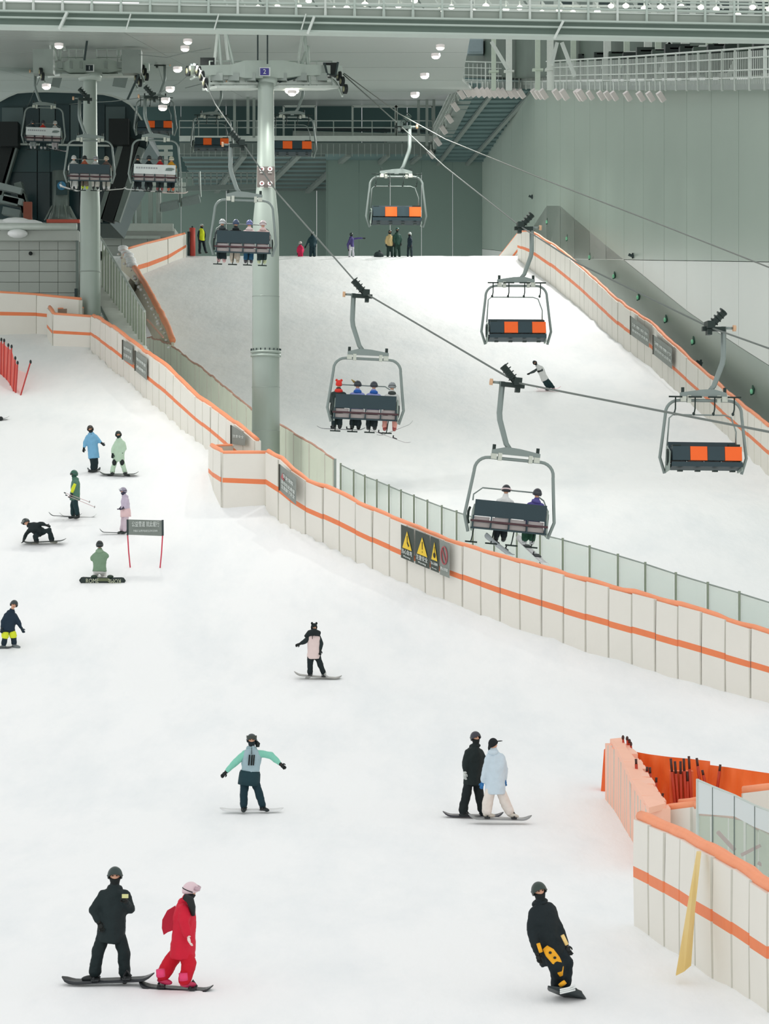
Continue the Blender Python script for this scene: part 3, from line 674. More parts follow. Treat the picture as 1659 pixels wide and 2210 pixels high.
a, b = P3(100, 480, 115), P3(171, 473, 115); o = M().box(((a.x+b.x)/2, 115.2, (a.z+b.z)/2), (b.x-a.x, .3, b.z-a.z)).build('kerb', mat('red_kerb', (196, 92, 74), .6), None); tag(o, 'low red kerb on the ledge in front of the dark station', 'kerb')
o = M().box(P3(60, 458, 126), (.45, .3, 1.1)).build('red_bollard', mat('dull_red', (150, 84, 66), .6), None); tag(o, 'blurred dull red bollard inside the station, left of the pillar', 'bollard')
# parked grey carriers inside the station at the far left
for (cx, cy, s, lab) in ((22, 420, 1.5, 'grey parked carrier with white panels at far left inside the station'), (30, 445, 1.2, 'lower grey parked carrier panel at far left inside the station')):
    e = empty('parked_carrier', P3(cx, 478, 127), lab, 'carrier')
    M().box(P3(cx, cy-12, 127), (s*.9, .8, .35), Matrix.Rotation(.25, 3, 'Y')).build('shell', mat('carrier_pale', (148, 160, 158), .5), e)
    M().box(P3(cx-4, cy+14, 127), (s*.8, .8, .4), Matrix.Rotation(.2, 3, 'Y')).build('shell', mat('carrier_grey', (128, 142, 140), .5), e)
    M().box(P3(cx+26, cy+8, 127.5), (.4, .8, 1.7), Matrix.Rotation(-.25, 3, 'Y')).build('frame', mid_steel, e)
# machinery stand right of the station
for i, (u, w_) in enumerate(((300, 8), (325, 7), (343, 8))):
    e = empty('steel_column', P3(u, 480, 160), ['left', 'middle', 'right'][i]+'most of the three grey posts between the station and the yellow-vested person', 'column')
    M().bar(P3(u, 484, 160), P3(u, 402+i*4, 160), .3+.06*(i == 2), .3).build('post', mat('post_grey', (160, 172, 166), .5, .2), e)
e = empty('machine_stand', P3(322, 400, 160), 'pale horizontal machine beams above three posts right of the station', 'machine')
for v in (318, 332, 398, 410): M().bar(P3(300 if v > 350 else 310, v, 160), P3(372 if v < 350 else 400, v, 160), .28, .25).build('beam', white_steel, e)
for u in (330, 358): M().bar(P3(u, 316, 160), P3(u, 402, 160), .24, .24).build('upright', white_steel, e)
e = empty('low_railing', P3(260, 480, 160), 'small grey railing on the platform beside the station strut', 'railing')
for u in (250, 268, 288): M().bar(P3(u, 488, 160), P3(u, 450, 160), .12, .12).build('post', grey_steel, e)
for v in (451, 464): M().bar(P3(250, v, 160), P3(290, v, 160), .1, .1).build('rail', grey_steel, e)
e = empty('upper_railing', P3(450, 360, 190), 'long thin railing on the mezzanine behind the middle tower, left side', 'railing')
for u in range(390, 560, 13): M().bar(P3(u, 408, 190), P3(u, 372, 190), .07, .07).build('post', grey_steel, e)
for v in (372, 384): M().bar(P3(385, v, 190), P3(560, v, 190), .07, .07).build('rail', grey_steel, e)
M().bar(P3(385, 408, 190), P3(560, 402, 190), .3, .4).build('deck_edge', mid_steel, e)
# open grey carrier frame hanging behind
for (u, v, s, lab) in ((411, 430, 1.0, 'empty grey carrier seen from below under the mezzanine'), (365, 442, .9, 'darker grey carrier tilted beside the posts')):
    e = empty('parked_carrier', P3(u, v, 150), lab, 'carrier')
    M().bar(P3(u-18, v+6, 150), P3(u+20, v-2, 150), .5, .8, (0, 1, .3)).build('shell', mat('carrier_grey', (0, 0, 0)), e)
    M().tube([P3(u-20, v+16, 150), P3(u-20, v-45, 150)], .05, 6).build('frame', grey_steel, e); M().tube([P3(u+22, v-5, 150), P3(u+20, v-60, 150)], .05, 6).build('frame', grey_steel, e)

# wall lamps, cameras on the right wall
def on_wall(u, v):
    t = (u-CX)/F; d = (17.3+9.7)/(t+.1); return P3(u, v, d-.15)
green_l = mat('green_lens', (120, 190, 150), .3, 0, .1, 3, emit=.25); green_d = mat('green_shell', (44, 84, 68), .5)
for u, v in ((1180, 477), (1223, 513), (1272, 553), (1324, 594), (1376, 640), (1435, 688), (1494, 735), (1556, 785), (1622, 842)):
    p = on_wall(u, v); e = empty('wall_lamp', p, 'small green crescent lamp low on the right wall, %s from the top' % ORD[[1180, 1223, 1272, 1324, 1376, 1435, 1494, 1556, 1622].index(u)], 'lamp', 'green lamps in a row along the right wall')
    M().tube([p+Vector((.03, 0, .22)), p+Vector((.07, 0, .05)), p+Vector((.04, 0, -.14)), p+Vector((-.06, 0, -.22))], [.03, .07, .08, .03], 8).build('shell', green_d, e, True)
    M().ell(p+Vector((-.03, -.06, -.06)), (.07, .07, .12), 10, 6).build('lens', green_l, e, True)
for (u, v, lab) in ((1148, 425, 'small dark camera on the right wall above the far grip'), (1365, 552, 'small dark camera on the right wall at the painted light pool edge'), (1512, 783, 'tiny dark camera low on the right wall near the lift chair hanger')):
    p = on_wall(u, v); e = empty('security_camera', p, lab, 'camera')
    M().box(p+Vector((-.1, -.1, 0)), (.32, .2, .14), Matrix.Rotation(.4, 3, 'Y')).build('camera_body', dark_steel, e); M().box(p, (.1, .1, .3)).build('bracket', dark_steel, e)

# ================================================================== NEAR RIGHT ENCLOSURE
fence('padded_fence', 'large near white padded fence with orange cap at the bottom right', FD, pw=.80, thick=.25, cap=.105, stripe_h=(.475, .575), jog=.03)
EP = [(1309, 1604, 1722), (1332, 1622, 1752), (1350, 1650, 1782), (1368, 1684, 1812), (1388, 1722, 1850), (1404, 1748, 1880)]
pink_or = mat('pale_orange_pad', (248, 192, 168), .55, 0, .06, 2, .2, 5)
ef, et = fence('padded_fence', 'pale orange padded fence with wide cap and narrow overlapping panels, lower right', EP, pw=.42, stripe=False, cap=0, panm=pink_or, thick=.4, jog=.05)
# wide cap of that fence
cpts = [(1344, 1597, 1316, 1600), (1352, 1620, 1330, 1620), (1376, 1650, 1345, 1650), (1402, 1690, 1362, 1688), (1424, 1722, 1384, 1724), (1436, 1740, 1400, 1750)]
dd = [gp(u, f).y for u, t, f in EP]
for i in range(len(cpts)-1):
    a, b = cpts[i], cpts[i+1]; da, db = dd[i], dd[i+1]
    q = [P3(a[2], a[3], da-.2), P3(b[2], b[3]-.5, db-.2), P3(b[0], b[1], db+.05), P3(a[0], a[1], da+.05)]
    M().hexa([x-Vector((0, 0, .06)) for x in q]+[x+Vector((0, 0, .06)) for x in q]).build('cap', mat('pale_orange_cap', (253, 192, 166), .55, 0, .05, 2), ef)
e = M(); e.hexa([P3(1296, 1712, 55.6), P3(1308, 1710, 55.6), P3(1310, 1710, 55.9), P3(1298, 1712, 55.9), P3(1303, 1618, 55.6), P3(1315, 1606, 55.6), P3(1316, 1606, 55.9), P3(1305, 1618, 55.9)])
tag(e.build('end_pad', mat('deep_orange_pad', (238, 108, 56), .55, 0, .1, 3), None), 'leaning deep orange pad at the far end of the pale orange fence', 'pad')
# orange tarpaulin behind
tarp = mat('orange_tarp', (250, 116, 50), .5, 0, .12, .8, .5, 2)
tg_ = empty('orange_tarpaulin', P3(1500, 1760, 52), 'bright orange tarpaulin barrier at the back of the enclosure', 'barrier')
TT = [(1356, 1620, 1752, 53.5), (1400, 1628, 1760, 53), (1445, 1634, 1766, 52.6), (1490, 1638, 1760, 52.2), (1532, 1643, 1765, 51.6)]
T2 = [(1530, 1651, 1780, 51.5), (1570, 1656, 1790, 51), (1610, 1662, 1800, 50.5), (1659, 1669, 1806, 50), (1720, 1680, 1815, 49.5)]
for TL in (TT, T2):
    m = M(); R = []
    for k in range(41):
        t = k/40*(len(TL)-1); f = [interp([(i, q[j]) for i, q in enumerate(TL)], t) for j in range(4)]
        col = []
        for h in range(9):
            v = f[1]+(f[2]-f[1])*h/8; wv = .07*math.sin(k*.9+h*.55)*(.3+h/8)+.05*mn.noise(Vector((k*.25, h*.5, 0)))*2
            col.append(P3(f[0], v, f[3]+wv))
        R.append(col)
    for off in (0, .03):
        b0 = len(m.v)
        for col in R: m.v += [q+Vector((0, off, 0)) for q in col]
        for k in range(40):
            for h in range(8):
                q = [b0+k*9+h, b0+k*9+h+1, b0+(k+1)*9+h+1, b0+(k+1)*9+h]; m.face(q if off == 0 else q[::-1])
    m.build('tarpaulin_sheet', tarp, tg_, True)
pole_r = mat('pole_red', (190, 60, 32), .5); pole_d = mat('pole_dark', (70, 40, 34), .5)
PG = [(1447, 1637, 1458, 1738), (1456, 1643, 1464, 1735), (1468, 1643, 1470, 1738), (1475, 1637, 1480, 1730), (1486, 1632, 1492, 1728), (1483, 1665, 1484, 1735), (1503, 1636, 1512, 1690), (1515, 1662, 1524, 1690), (1554, 1650, 1547, 1692), (1372, 1638, 1374, 1668), (1402, 1656, 1404, 1694), (1416, 1678, 1414, 1706), (1430, 1712, 1424, 1730), (1396, 1655, 1395, 1680)]
for i, (a, b, c, d_) in enumerate(PG):
    q0, q1 = P3(a, b, 51), P3(c, d_+14, 51); e = empty('gate_pole', q1, 'thin red slalom pole at the orange tarpaulin, %s from the left' % ORD[sorted(p_[0] for p_ in PG).index(a)], 'pole', 'slalom poles stacked at the orange tarpaulin')
    M().tube([q0, q0.lerp(q1, .25)], .028, 8).build('tip', pole_d, e, True); M().tube([q0.lerp(q1, .25), q1], .034, 8).build('shaft', pole_r, e, True)
q = P3(1470, 1700, 51.2); o = M(); o.box(q, (.5, .25, .75)); tag(o.build('orange_pad', mat('deep_orange_pad', (0, 0, 0)), None), 'deep orange folded pad standing among the stacked poles', 'pad')
for i, (u, v) in enumerate(((1353, 1594), (1344, 1592), (1358, 1600), (1361, 1606))):
    q = P3(u, v, 54.2); e = empty('gate_pole', P3(u+2, v+45, 54.2), 'short dark pole tip behind the pale orange fence end, %s from the left' % ORD[[1, 0, 2, 3][i]], 'pole', 'pole tips behind the pale orange fence'); M().tube([q, P3(u+4, v+55, 54.2)], .025, 8).build('shaft', pole_r, e, True); M().ell(q, (.035, .035, .06), 8, 6).build('tip', pole_d, e, True)
# inner white fences with orange rolls
fence('padded_fence', 'inner white fence with thick orange roll just behind the near fence corner', [(1404, 1752, 1850), (1440, 1750, 1850), (1478, 1744, 1850), (1496, 1740, 1850)], d=[47.2, 47, 46.8, 46.6], pw=.75, stripe=False, cap=.085)
fence('padded_fence', 'second inner orange roll under the tarpaulin poles', [(1462, 1735, 1775), (1490, 1731, 1775), (1512, 1729, 1775)], d=[48.5, 48.4, 48.3], pw=.7, stripe=False, cap=.08, panm=mat('deep_orange_pad', (0, 0, 0)))
fence('padded_fence', 'inner white fence with orange roll at the right edge under the tarpaulin', [(1600, 1712, 1770), (1625, 1708, 1775), (1700, 1700, 1780)], d=[48, 47.8, 47.5], pw=.9, stripe=False, cap=.09)
fence('padded_fence', 'brown stained roll and pale panels seen through the near glass screen', [(1507, 1762, 1860), (1560, 1766, 1900), (1606, 1772, 1920), (1660, 1806, 1940), (1720, 1830, 1960)], d=[46.4, 45.6, 45, 44, 43.4], pw=.55, stripe=False, cap=.09, capm=mat('brown_roll', (206, 150, 122), .6), panm=mat('pad_sage', (162, 170, 142), .6, 0, .1, 2))
ng = sheet('near_glass', (216, 230, 226), .24, .1)
e = empty('glass_screen', P3(1580, 1900, 43), 'near frosted glass screen sloping down behind the orange cap at bottom right', 'screen')
GQ = [(1505, 1683, 1838, 43.6), (1537, 1697, 1850, 43.2), (1584, 1716, 1880, 42.6), (1628, 1738, 1905, 42), (1700, 1765, 1960, 41.2)]
for a, b in zip(GQ[:-1], GQ[1:]):
    M().hexa([P3(a[0]+.6, a[2]+20, a[3]), P3(b[0]-.6, b[2]+20, b[3]), P3(b[0]-.6, b[2]+20, b[3]+.03), P3(a[0]+.6, a[2]+20, a[3]+.03), P3(a[0]+.6, a[1], a[3]), P3(b[0]-.6, b[1], b[3]), P3(b[0]-.6, b[1], b[3]+.03), P3(a[0]+.6, a[1], a[3]+.03)]).build('pane', ng, e)
    M().tube([P3(b[0], b[1], b[3]), P3(b[0], b[2]+20, b[3])], .012, 6).build('joint', mid_steel, e)
    va, vb = [interp([(1505, 1756), (1584, 1762), (1628, 1785), (1700, 1815)], q_[0]) for q_ in (a, b)]
    M().hexa([P3(a[0]+.8, va, a[3]-.02), P3(b[0]-.8, vb, b[3]-.02), P3(b[0]-.8, vb, b[3]-.01), P3(a[0]+.8, va, a[3]-.01), P3(a[0]+.8, a[1]+1, a[3]-.02), P3(b[0]-.8, b[1]+1, b[3]-.02), P3(b[0]-.8, b[1]+1, b[3]-.01), P3(a[0]+.8, a[1]+1, a[3]-.01)]).build('frosted_band', sheet('frosted_glass', (222, 230, 230), .82, .5), e)
M().tube([P3(1505, 1681, 43.6), P3(1505, 1850, 43.6)], .03, 6).build('edge_post', white_steel, e)
M().tube([P3(a[0], a[1], a[3]) for a in GQ], .02, 6).build('top_rail', white_steel, e)
for i, (u0, v0, u1, v1) in enumerate(((1548, 1795, 1585, 1835), (1600, 1845, 1640, 1825), (1636, 1862, 1670, 1880))):
    o = M().bar(P3(u0, v0, 44.3), P3(u1, v1, 44.1), .06, .06).build('inner_rail', mat('rust', (150, 96, 84), .6), None); tag(o, ['short rusty rail seen through the left of the near glass', 'short rusty rail rising right through the near glass', 'lowest rusty rail seen through the near glass at the right edge'][i], 'rail')
# yellow foam wedge leaning on the near fence
yd = 37.3
yp = [P3(1503, 1840, 37.1), P3(1513, 1840, 37.1), P3(1500, 1960, 36.9), P3(1491, 2084, 36.7), P3(1476, 2097, 36.6), P3(1458, 2106, 36.55), P3(1476, 2000, 36.8)]
o = M().prism(yp, (.02, .16, 0)).build('yellow_pad', mat('yellow_foam', (226, 190, 108), .55, 0, .25, 1.6, ncol=(232, 214, 160)), None)
tag(o, 'slender yellow foam wedge leaning on the near white fence', 'pad')
# ================================================================== SIGNS AND BANNERS ON THE FENCES
sign_dk = mat('banner_charcoal', (72, 80, 74), .6, 0, .15, 3); sign_grey = mat('banner_grey', (138, 144, 138), .6, 0, .15, 3)
sign_y = mat('sign_yellow', (236, 200, 60), .5); sign_w = mat('sign_white', (222, 228, 224), .5); sign_r = mat('sign_red', (176, 92, 96), .5); sign_k = mat('sign_ink', (50, 48, 36), .6)
def quadsheet(p, t=.02):
    n = (p[1]-p[0]).cross(p[3]-p[0]).normalized()
    if n.y > 0: n = -n
    m = M(); m.hexa([p[0], p[1], p[1]-n*t*0+Vector((0, t, 0)), p[0]+Vector((0, t, 0)), p[3], p[2], p[2]+Vector((0, t, 0)), p[3]+Vector((0, t, 0))]); return m, n
def banner(name, label, u0, u1, vt0, vt1, vb0, vb1, dfun, mt, cat='banner', group=None, off=.42):
    d0, d1 = dfun(u0)-off, dfun(u1)-off
    p = [P3(u0, vb0, d0), P3(u1, vb1, d1), P3(u1, vt1, d1), P3(u0, vt0, d0)]
    root = empty(name, (p[0]+p[1])/2, label, cat, group)
    m, n = quadsheet(p); m.build('sheet', mt, root)
    X = (p[1]-p[0]); Y = Vector((0, 0, 1)); 
    def pt(a, b): return p[0].lerp(p[1], a).lerp(p[3].lerp(p[2], a), b)+n*.03
    return root, X, n, pt, X.length, (p[3]-p[0]).length
def ftri(root, pt, cx, cy, w, h, ink):
    m = M(); o = lambda a, b: pt(a, b)
    P = [o(cx-w, cy-h), o(cx+w, cy-h), o(cx, cy+h)]; m.prism(P, (0, .015, 0)); m.build('warning_triangle', sign_y, root)
    g = M(); n = Vector((0, -.02, 0)); g.prism([q+n for q in (o(cx-.012*1.4, cy-h*.35), o(cx+.012*1.4, cy-h*.35), o(cx+.012*1.8, cy+h*.5), o(cx-.012*1.8, cy+h*.5))], (0, .015, 0))
    if ink == 'bend': g.prism([q+n for q in (o(cx, cy-h*.1), o(cx+w*.45, cy-h*.55), o(cx+w*.25, cy-h*.7), o(cx-.02, cy-h*.3))], (0, .015, 0))
    elif ink == 'round': g.prism([q+n for q in [o(cx+w*.4*math.cos(k), cy-h*.45+h*.3*math.sin(k)) for k in np.linspace(0, 5.6, 9)]], (0, .015, 0))
    else: g.prism([q+n for q in (o(cx-.012, cy-h*.7), o(cx+.012, cy-h*.7), o(cx+.012, cy-h*.55), o(cx-.012, cy-h*.55))], (0, .015, 0))
    g.build('pictogram', sign_k, root)
W = [(865, 893, 'curved arrow warning triangle, leftmost', '当心急弯', 'bend'), (896, 927, 'exclamation warning triangle, second', '注意安全', 'mark'), (929, 947, 'round-marked warning triangle, third', '当心滑倒', 'round')]
def vtop(u): return interp([(p[0], p[1]) for p in FC], u)+6
def vbot(u): return interp([(p[0], p[1]*.455+p[2]*.545) for p in FC], u)+12
for u0, u1, lab, tx, ink in W:
    root, X, n, pt, wx, hy = banner('warning_banner', 'dark banner with yellow %s of four on the long fence' % lab, u0, u1, vtop(u0)-2, vtop(u1)-2, vbot(u0)-6, vbot(u1)-6, fdepth, sign_dk)
    ftri(root, pt, .52, .60, .36, .27, ink)
    text_mesh(tx, wx*.24, sign_w, root, pt(.5, .22), X, Vector((0, 0, 1)), 'lettering', .004, wx*.8)
    text_mesh('Warning', wx*.12, sign_w, root, pt(.5, .09), X, Vector((0, 0, 1)), 'lettering', .004, wx*.55)
root, X, n, pt, wx, hy = banner('warning_banner', 'dark banner with faded red prohibition ring, rightmost of four on the long fence', 949, 970, vtop(949)-2, vtop(970)-2, vbot(949)-4, vbot(970)-4, fdepth, sign_grey)
ring = M(); ring.tube([pt(.5+.3*math.cos(a), .60+.25*math.sin(a)) for a in np.linspace(0, math.tau, 25)[:-1]], .022, 6, close=True); ring.tube([pt(.3, .78), pt(.7, .42)], .02, 6); ring.build('prohibition_ring', sign_r, root)
text_mesh('禁止停留', wx*.22, sign_w, root, pt(.5, .2), X, Vector((0, 0, 1)), 'lettering', .004, wx*.75)
# grey notice banners with plain rows of lettering
def notice(label, u0, u1, a, b, c, d_, df, lines, red=False, off=.6):
    root, X, n, pt, wx, hy = banner('notice_banner', label, u0, u1, a, b, c, d_, df, sign_grey, off=off)
    for i, (tx, y, w_) in enumerate(lines): text_mesh(tx, hy*.16, sign_w, root, pt(.55, y), X, Vector((0, 0, 1)), 'lettering', .004, wx*w_)
    M().bar(pt(.02, 0), pt(.02, 1), .04, .03).build('edge_strip', sign_k, root)
    if red: m = M(); m.prism([pt(.12, .55), pt(.34, .52), pt(.23, .78)], (0, .015, 0)); m.build('red_mark', sign_r, root)
notice('grey notice banner with a red mark just right of the middle tower box', 603, 639, 1001, 1031, 1058, 1090, fdepth, [('安全须知', .68, .6), ('请勿在此停留', .42, .8), ('注意脚下安全', .24, .8)], True)
def dB(u): return interp([(p[0], gp(p[0], p[2]).y) for p in FB], u)
notice('grey notice banner, left of two on the fence below the left tower', 265, 286, 733, 747, 776, 788, dB, [('请勿停留', .65, .8), ('注意安全', .3, .8)])
notice('grey notice banner, right of two on the fence below the left tower', 292, 317, 756, 775, 800, 821, dB, [('请勿停留', .65, .8), ('减速慢行', .3, .8)])
notice('small grey notice banner on the fence just left of the middle tower box', 499, 529, 917, 938, 958, 962, dB, [('注意安全', .55, .8)])
def dR(u): return interp([(p[0], gp(p[0], p[2], QR).y) for p in FR], u)
notice('grey notice banner, upper of two on the right wall fence', 1360, 1400, 681, 712, 722, 750, dR, [('注意安全', .66, .85), ('请保持安全距离', .35, .85)], off=1.1)
notice('grey notice banner, lower of two on the right wall fence', 1409, 1450, 722, 752, 764, 797, dR, [('减速慢行', .66, .85), ('请保持安全距离', .35, .85)], off=1.1)
# banner gate on the snow
gdp = gd(1224); gt_ = empty('gate_sign', P3(312, 1224, gdp), 'grey banner on two bent red poles standing on the snow', 'sign')
p = [P3(275, 1154, gdp), P3(352, 1157, gdp), P3(351, 1123, gdp), P3(275, 1121, gdp)]
m, n = quadsheet(p); m.build('banner', mat('gate_banner', (128, 136, 130), .6, 0, .1, 4), gt_)
text_mesh('公益雪道 就此缓行', .2, sign_w, gt_, P3(314, 1132, gdp-.05), (1, 0, 0), (0, 0, 1), 'lettering', .004, .92)
text_mesh('PUBLIC SLOPE PLEASE SLOW DOWN', .1, sign_w, gt_, P3(314, 1146, gdp-.05), (1, 0, 0), (0, 0, 1), 'lettering', .004, .8)
gred = mat('gate_pole_red', (208, 62, 84), .5)
for a, b, c in (((275, 1121), (276, 1165), (281, 1223)), ((351, 1122), (350, 1168), (345, 1226))):
    M().tube([P3(*a, gdp), P3(a[0]+.3, a[1]+34, gdp)], .032, 8).build('pole_sleeve', dark_steel, gt_, True)
    M().tube([P3(a[0], a[1]+30, gdp), P3(*b, gdp), P3((b[0]*.7+c[0]*.3), b[1]+25, gdp), P3(c[0], c[1]+3, gdp)], .022, 8).build('pole', gred, gt_, True)

# red safety net, far left
net = sheet('red_net', (238, 70, 44), .62, .6)
sn = empty('safety_net', P3(20, 845, 99), 'red safety net on thin poles at the far left edge', 'net')
NP = [(-22, 722, -22, 812, 102), (-6, 728, -6, 816, 101.5), (3, 733, 2, 819, 101), (9, 735, 8, 823, 100.5), (18, 745, 14, 832, 100), (25, 748, 22, 845, 99), (33, 773, 28, 857, 98), (38, 783, 33, 862, 97.7), (66, 781, 39, 870, 97.3)]
for i, (a, b, c, d_, dd_) in enumerate(NP):
    M().tube([P3(a, b, dd_), P3(c, d_+2, dd_)], .032, 6).build('pole', mat('net_pole', (170, 54, 50), .5), sn)
    M().ell(P3(a, b, dd_), (.05, .05, .09), 8, 5).build('pole_tip', black, sn)
    if i:
        o = NP[i-1]; tp = 7 if i < 8 else 26
        A = [P3(o[2], o[3], o[4]), P3(c, d_, dd_), P3(c+(a-c)*.75, b+tp, dd_), P3(o[0], o[1]+8 if i < 8 else o[1]+14, o[4])]
        mm3 = M(); mm3.hexa(A[:2]+[A[1]+Vector((0, .02, 0)), A[0]+Vector((0, .02, 0))]+[A[3], A[2], A[2]+Vector((0, .02, 0)), A[3]+Vector((0, .02, 0))])
        mm3.build('netting', net if i < 8 else sheet('red_net_thin', (244, 150, 140), .2, .6), sn)

# ================================================================== LIFT TOWERS
conc_steel = mat('tower_zinc', (160, 172, 164), .42, .45, .10, .7)
def tower(label, uc, d, vprof, num, head, plate_mat):
    """vprof: list of (v, half width px)"""
    x = (uc-CX)/F*d; pts = [P3(uc, v, d) for v, w in vprof]; rs = [w/F*d for v, w in vprof]
    t = empty('lift_tower', pts[0], label, 'tower')
    M().tube(pts, rs, 28, side=(1, 0, 0)).build('column', conc_steel, t, True)
    return t
t1 = tower('tall thick grey lift tower left of centre, standing in the middle padded box', 573.5, 90, [(1060, 30.5), (760, 29.5), (500, 28.5), (470, 27), (405, 20.5), (330, 18.6), (195, 17.2), (180, 17.2)], '2', None, None)
for v, r in ((760, 33), (768, 33)): M().tube([P3(573.5, v-2.5, 90), P3(573.5, v+2.5, 90)], r/F*90, 28, side=(1, 0, 0)).build('flange', conc_steel, t1, True)
for v, r in ((640, 30.2), (836, 31.2), (930, 31)): M().tube([P3(573.5, v-.5, 90), P3(573.5, v+.5, 90)], r/F*90-.01, 28, side=(1, 0, 0)).build('weld_seam', grey_steel, t1, True)
for i in range(20):
    a = i/20*math.tau; r = 32/F*90; c = P3(573.5, 756, 90); M().tube([c+Vector((r*math.cos(a), r*math.sin(a), -.02)), c+Vector((r*math.cos(a), r*math.sin(a), .06))], .022, 6).build('bolt', dark_steel, t1)
sp = empty('rules_sign', P3(573, 405, 89.4), 'square dark sign with four white rings fixed on the middle tower', 'sign')
M().box(P3(573.5, 382, 89.4), (.68, .04, .8)).build('plate', mat('plate_brown', (104, 98, 94), .5), sp)
for v in (365, 396):
    for u in (565, 582.5):
        c = P3(u, v, 89.35); M().tube([c+Vector((.055*1.2*math.cos(a), 0, .055*1.2*math.sin(a))) for a in np.linspace(0, math.tau, 19)[:-1]], .026, 6, close=True).build('ring', mat('ring_white', (232, 226, 224), .5), sp)
        M().box(c, (.05, .02, .05)).build('pictogram', sign_r, sp); M().box(c+Vector((0, 0, -.135)), (.15, .015, .035)).build('caption', mat('caption', (170, 170, 166), .5), sp)
t2 = tower('grey lift tower on the left, standing in the padded box beside the concrete wall', 194.5, 110, [(740, 23.5), (660, 22.6), (450, 21.6), (395, 19.5), (330, 15.8), (180, 14.3), (160, 14.3)], '1', None, None)
M().tube([P3(194.5, 586, 110), P3(194.5, 588, 110)], 22.8/F*110, 24, side=(1, 0, 0)).build('weld_seam', grey_steel, t2, True)
head_m = mat('head_steel', (176, 188, 180), .42, .25, .1, 2)
def sheaves(t, c, dr, n=6, r=.2, flip=1):
    """train of rubber wheels under/over the rope, along direction dr"""
    dr = Vector(dr).normalized(); sd = dr.cross(Vector((0, 0, 1))).normalized()
    for i in range(n):
        q = c+dr*(i-(n-1)/2)*.44+Vector((0, 0, -abs(i-(n-1)/2)**2*.045*flip))
        sv_ = M().tube([q-sd*.06, q+sd*.06], r, 16).build('sheave', black, t, True)
        M().tube([q-sd*.075, q+sd*.075], r*.55, 12).build('sheave_hub', mat('hub', (150, 152, 120), .5, .3), sv_, True)
    M().tube([c+dr*(i-(n-1)/2)*.44+Vector((0, 0, -.3-abs(i-(n-1)/2)**2*.045*flip))+sd*.12 for i in range(n)], .05, 6).build('sheave_beam', head_m, t)
def head(t, d, uc, ul, ur, vtop_, vbot_, vplat, tilt, num, pl, lift):
    # main cross beam made of a deep middle and thinner arms
    dl, dr_ = d-3.0, d+3.0
    def Q(u, v): f = (u-ul)/(ur-ul); return P3(u, v, dl+(dr_-dl)*f)
    body = M()
    prof = [(ul, .5), (ul+(uc-ul)*.55, .6), (uc-42, 1.0), (uc+42, 1.0), (uc+(ur-uc)*.5, .62), (ur, .5)]
    R = []
    for u, k in prof:
        vm = (vtop_+vbot_)/2; h = (vbot_-vtop_)/2*k
        c0, c1 = Q(u, vm-h), Q(u, vm+h); y = Vector((0, .35*k, 0))
        R.append([c1-y, c1+y, c0+y, c0-y])
    body.rings(R); body.build('cross_beam', head_m, t)
    # hub under the beam
    M().tube([P3(uc, vbot_+14, d), P3(uc, vbot_-2, d)], [24/F*d, 27/F*d], 20, side=(1, 0, 0)).build('hub', head_m, t, True)
    # platform planks and railings left and right
    for a, b in ((ul+40, uc-14), (uc+14, ur-22)):
        M().bar(Q(a, vplat), Q(b, vplat), .8, .10).build('work_platform', white_steel, t)
        M().bar(Q(a, vplat-10), Q(b, vplat-10), .08, .09).build('platform_rail', white_steel, t)
        for k in range(5):
            u = a+(b-a)*k/4; M().bar(Q(u, vplat), Q(u, vplat-58), .05, .05).build('railing_post', head_m, t)
        for h in (58, 40): M().tube([Q(a, vplat-h), Q(b, vplat-h)], .028, 6).build('handrail', head_m, t)
        for k in range(3):
            u = a+(b-a)*(k+.5)/3; M().box(Q(u, vplat-22), (.42, .5, .3)).build('junction_box', grey_steel, t)
    # number plate
    q = P3(uc-1, (vtop_+vbot_)/2+2, d-.6)
    M().box(q, (.44, .04, .34)).build('number_plate', sign_w, t)
    M().box(q+Vector((0, -.03, 0)), (.34, .03, .27)).build('number_field', pl, t)
    text_mesh(num, .26, sign_w, t, q+Vector((0, -.06, -.01)), (1, 0, 0), (0, 0, 1), 'number', .01)
    # lifting frames above the sheaves
    for (a, b, c_) in lift:
        M().tube([Q(*a), Q(*b)], .075, 8).build('lifting_leg', head_m, t); M().tube([Q(*a), Q(*c_)], .06, 8).build('lifting_leg', white_steel, t)
    return Q
Q1 = head(t1, 91, 572, 412, 738, 134, 172, 190, 0, '2', mat('plate_blue', (66, 62, 140), .5),
          [((470, 62), (478, 180), (462, 140)), ((485, 62), (505, 150), (492, 130)), ((655, 62), (668, 186), (640, 150)), ((665, 100), (650, 140), (668, 186))])
sheaves(t1, P3(424, 150, 88)+Vector((0, 0, 0)), (-.36, .85, .36), 6)
sheaves(t1, P3(728, 160, 94), (.3, -.85, -.45), 6)
for u, v, s in ((448, 140, 1), (712, 150, 1)):
    M().box(P3(u, v, 89 if u < 570 else 93.5), (.55, .3, .5)).build('catcher', black, t1); M().tube([P3(u-12, v-14, 89 if u < 570 else 93), P3(u-6, v+10, 89 if u < 570 else 93), P3(u+12, v+12, 89 if u < 570 else 93), P3(u+17, v-16, 89 if u < 570 else 93)], .045, 6).build('catcher_arm', dark_steel, t1)
for u in (556, 577): M().tube([P3(u, 62, 90.5), P3(u, 138, 90.5)], .03, 6).build('conduit', dark_steel, t1)
M().tube([Q1(500, 158), Q1(560, 178)], .06, 6).build('stay', dark_steel, t1); M().tube([Q1(600, 178), Q1(665, 158)], .06, 6).build('stay', dark_steel, t1)
m = M(); m.ell(Q1(630, 197), (.28, .28, .12), 12, 6); m.build('lamp_dome', lamp_glow, t1, True)
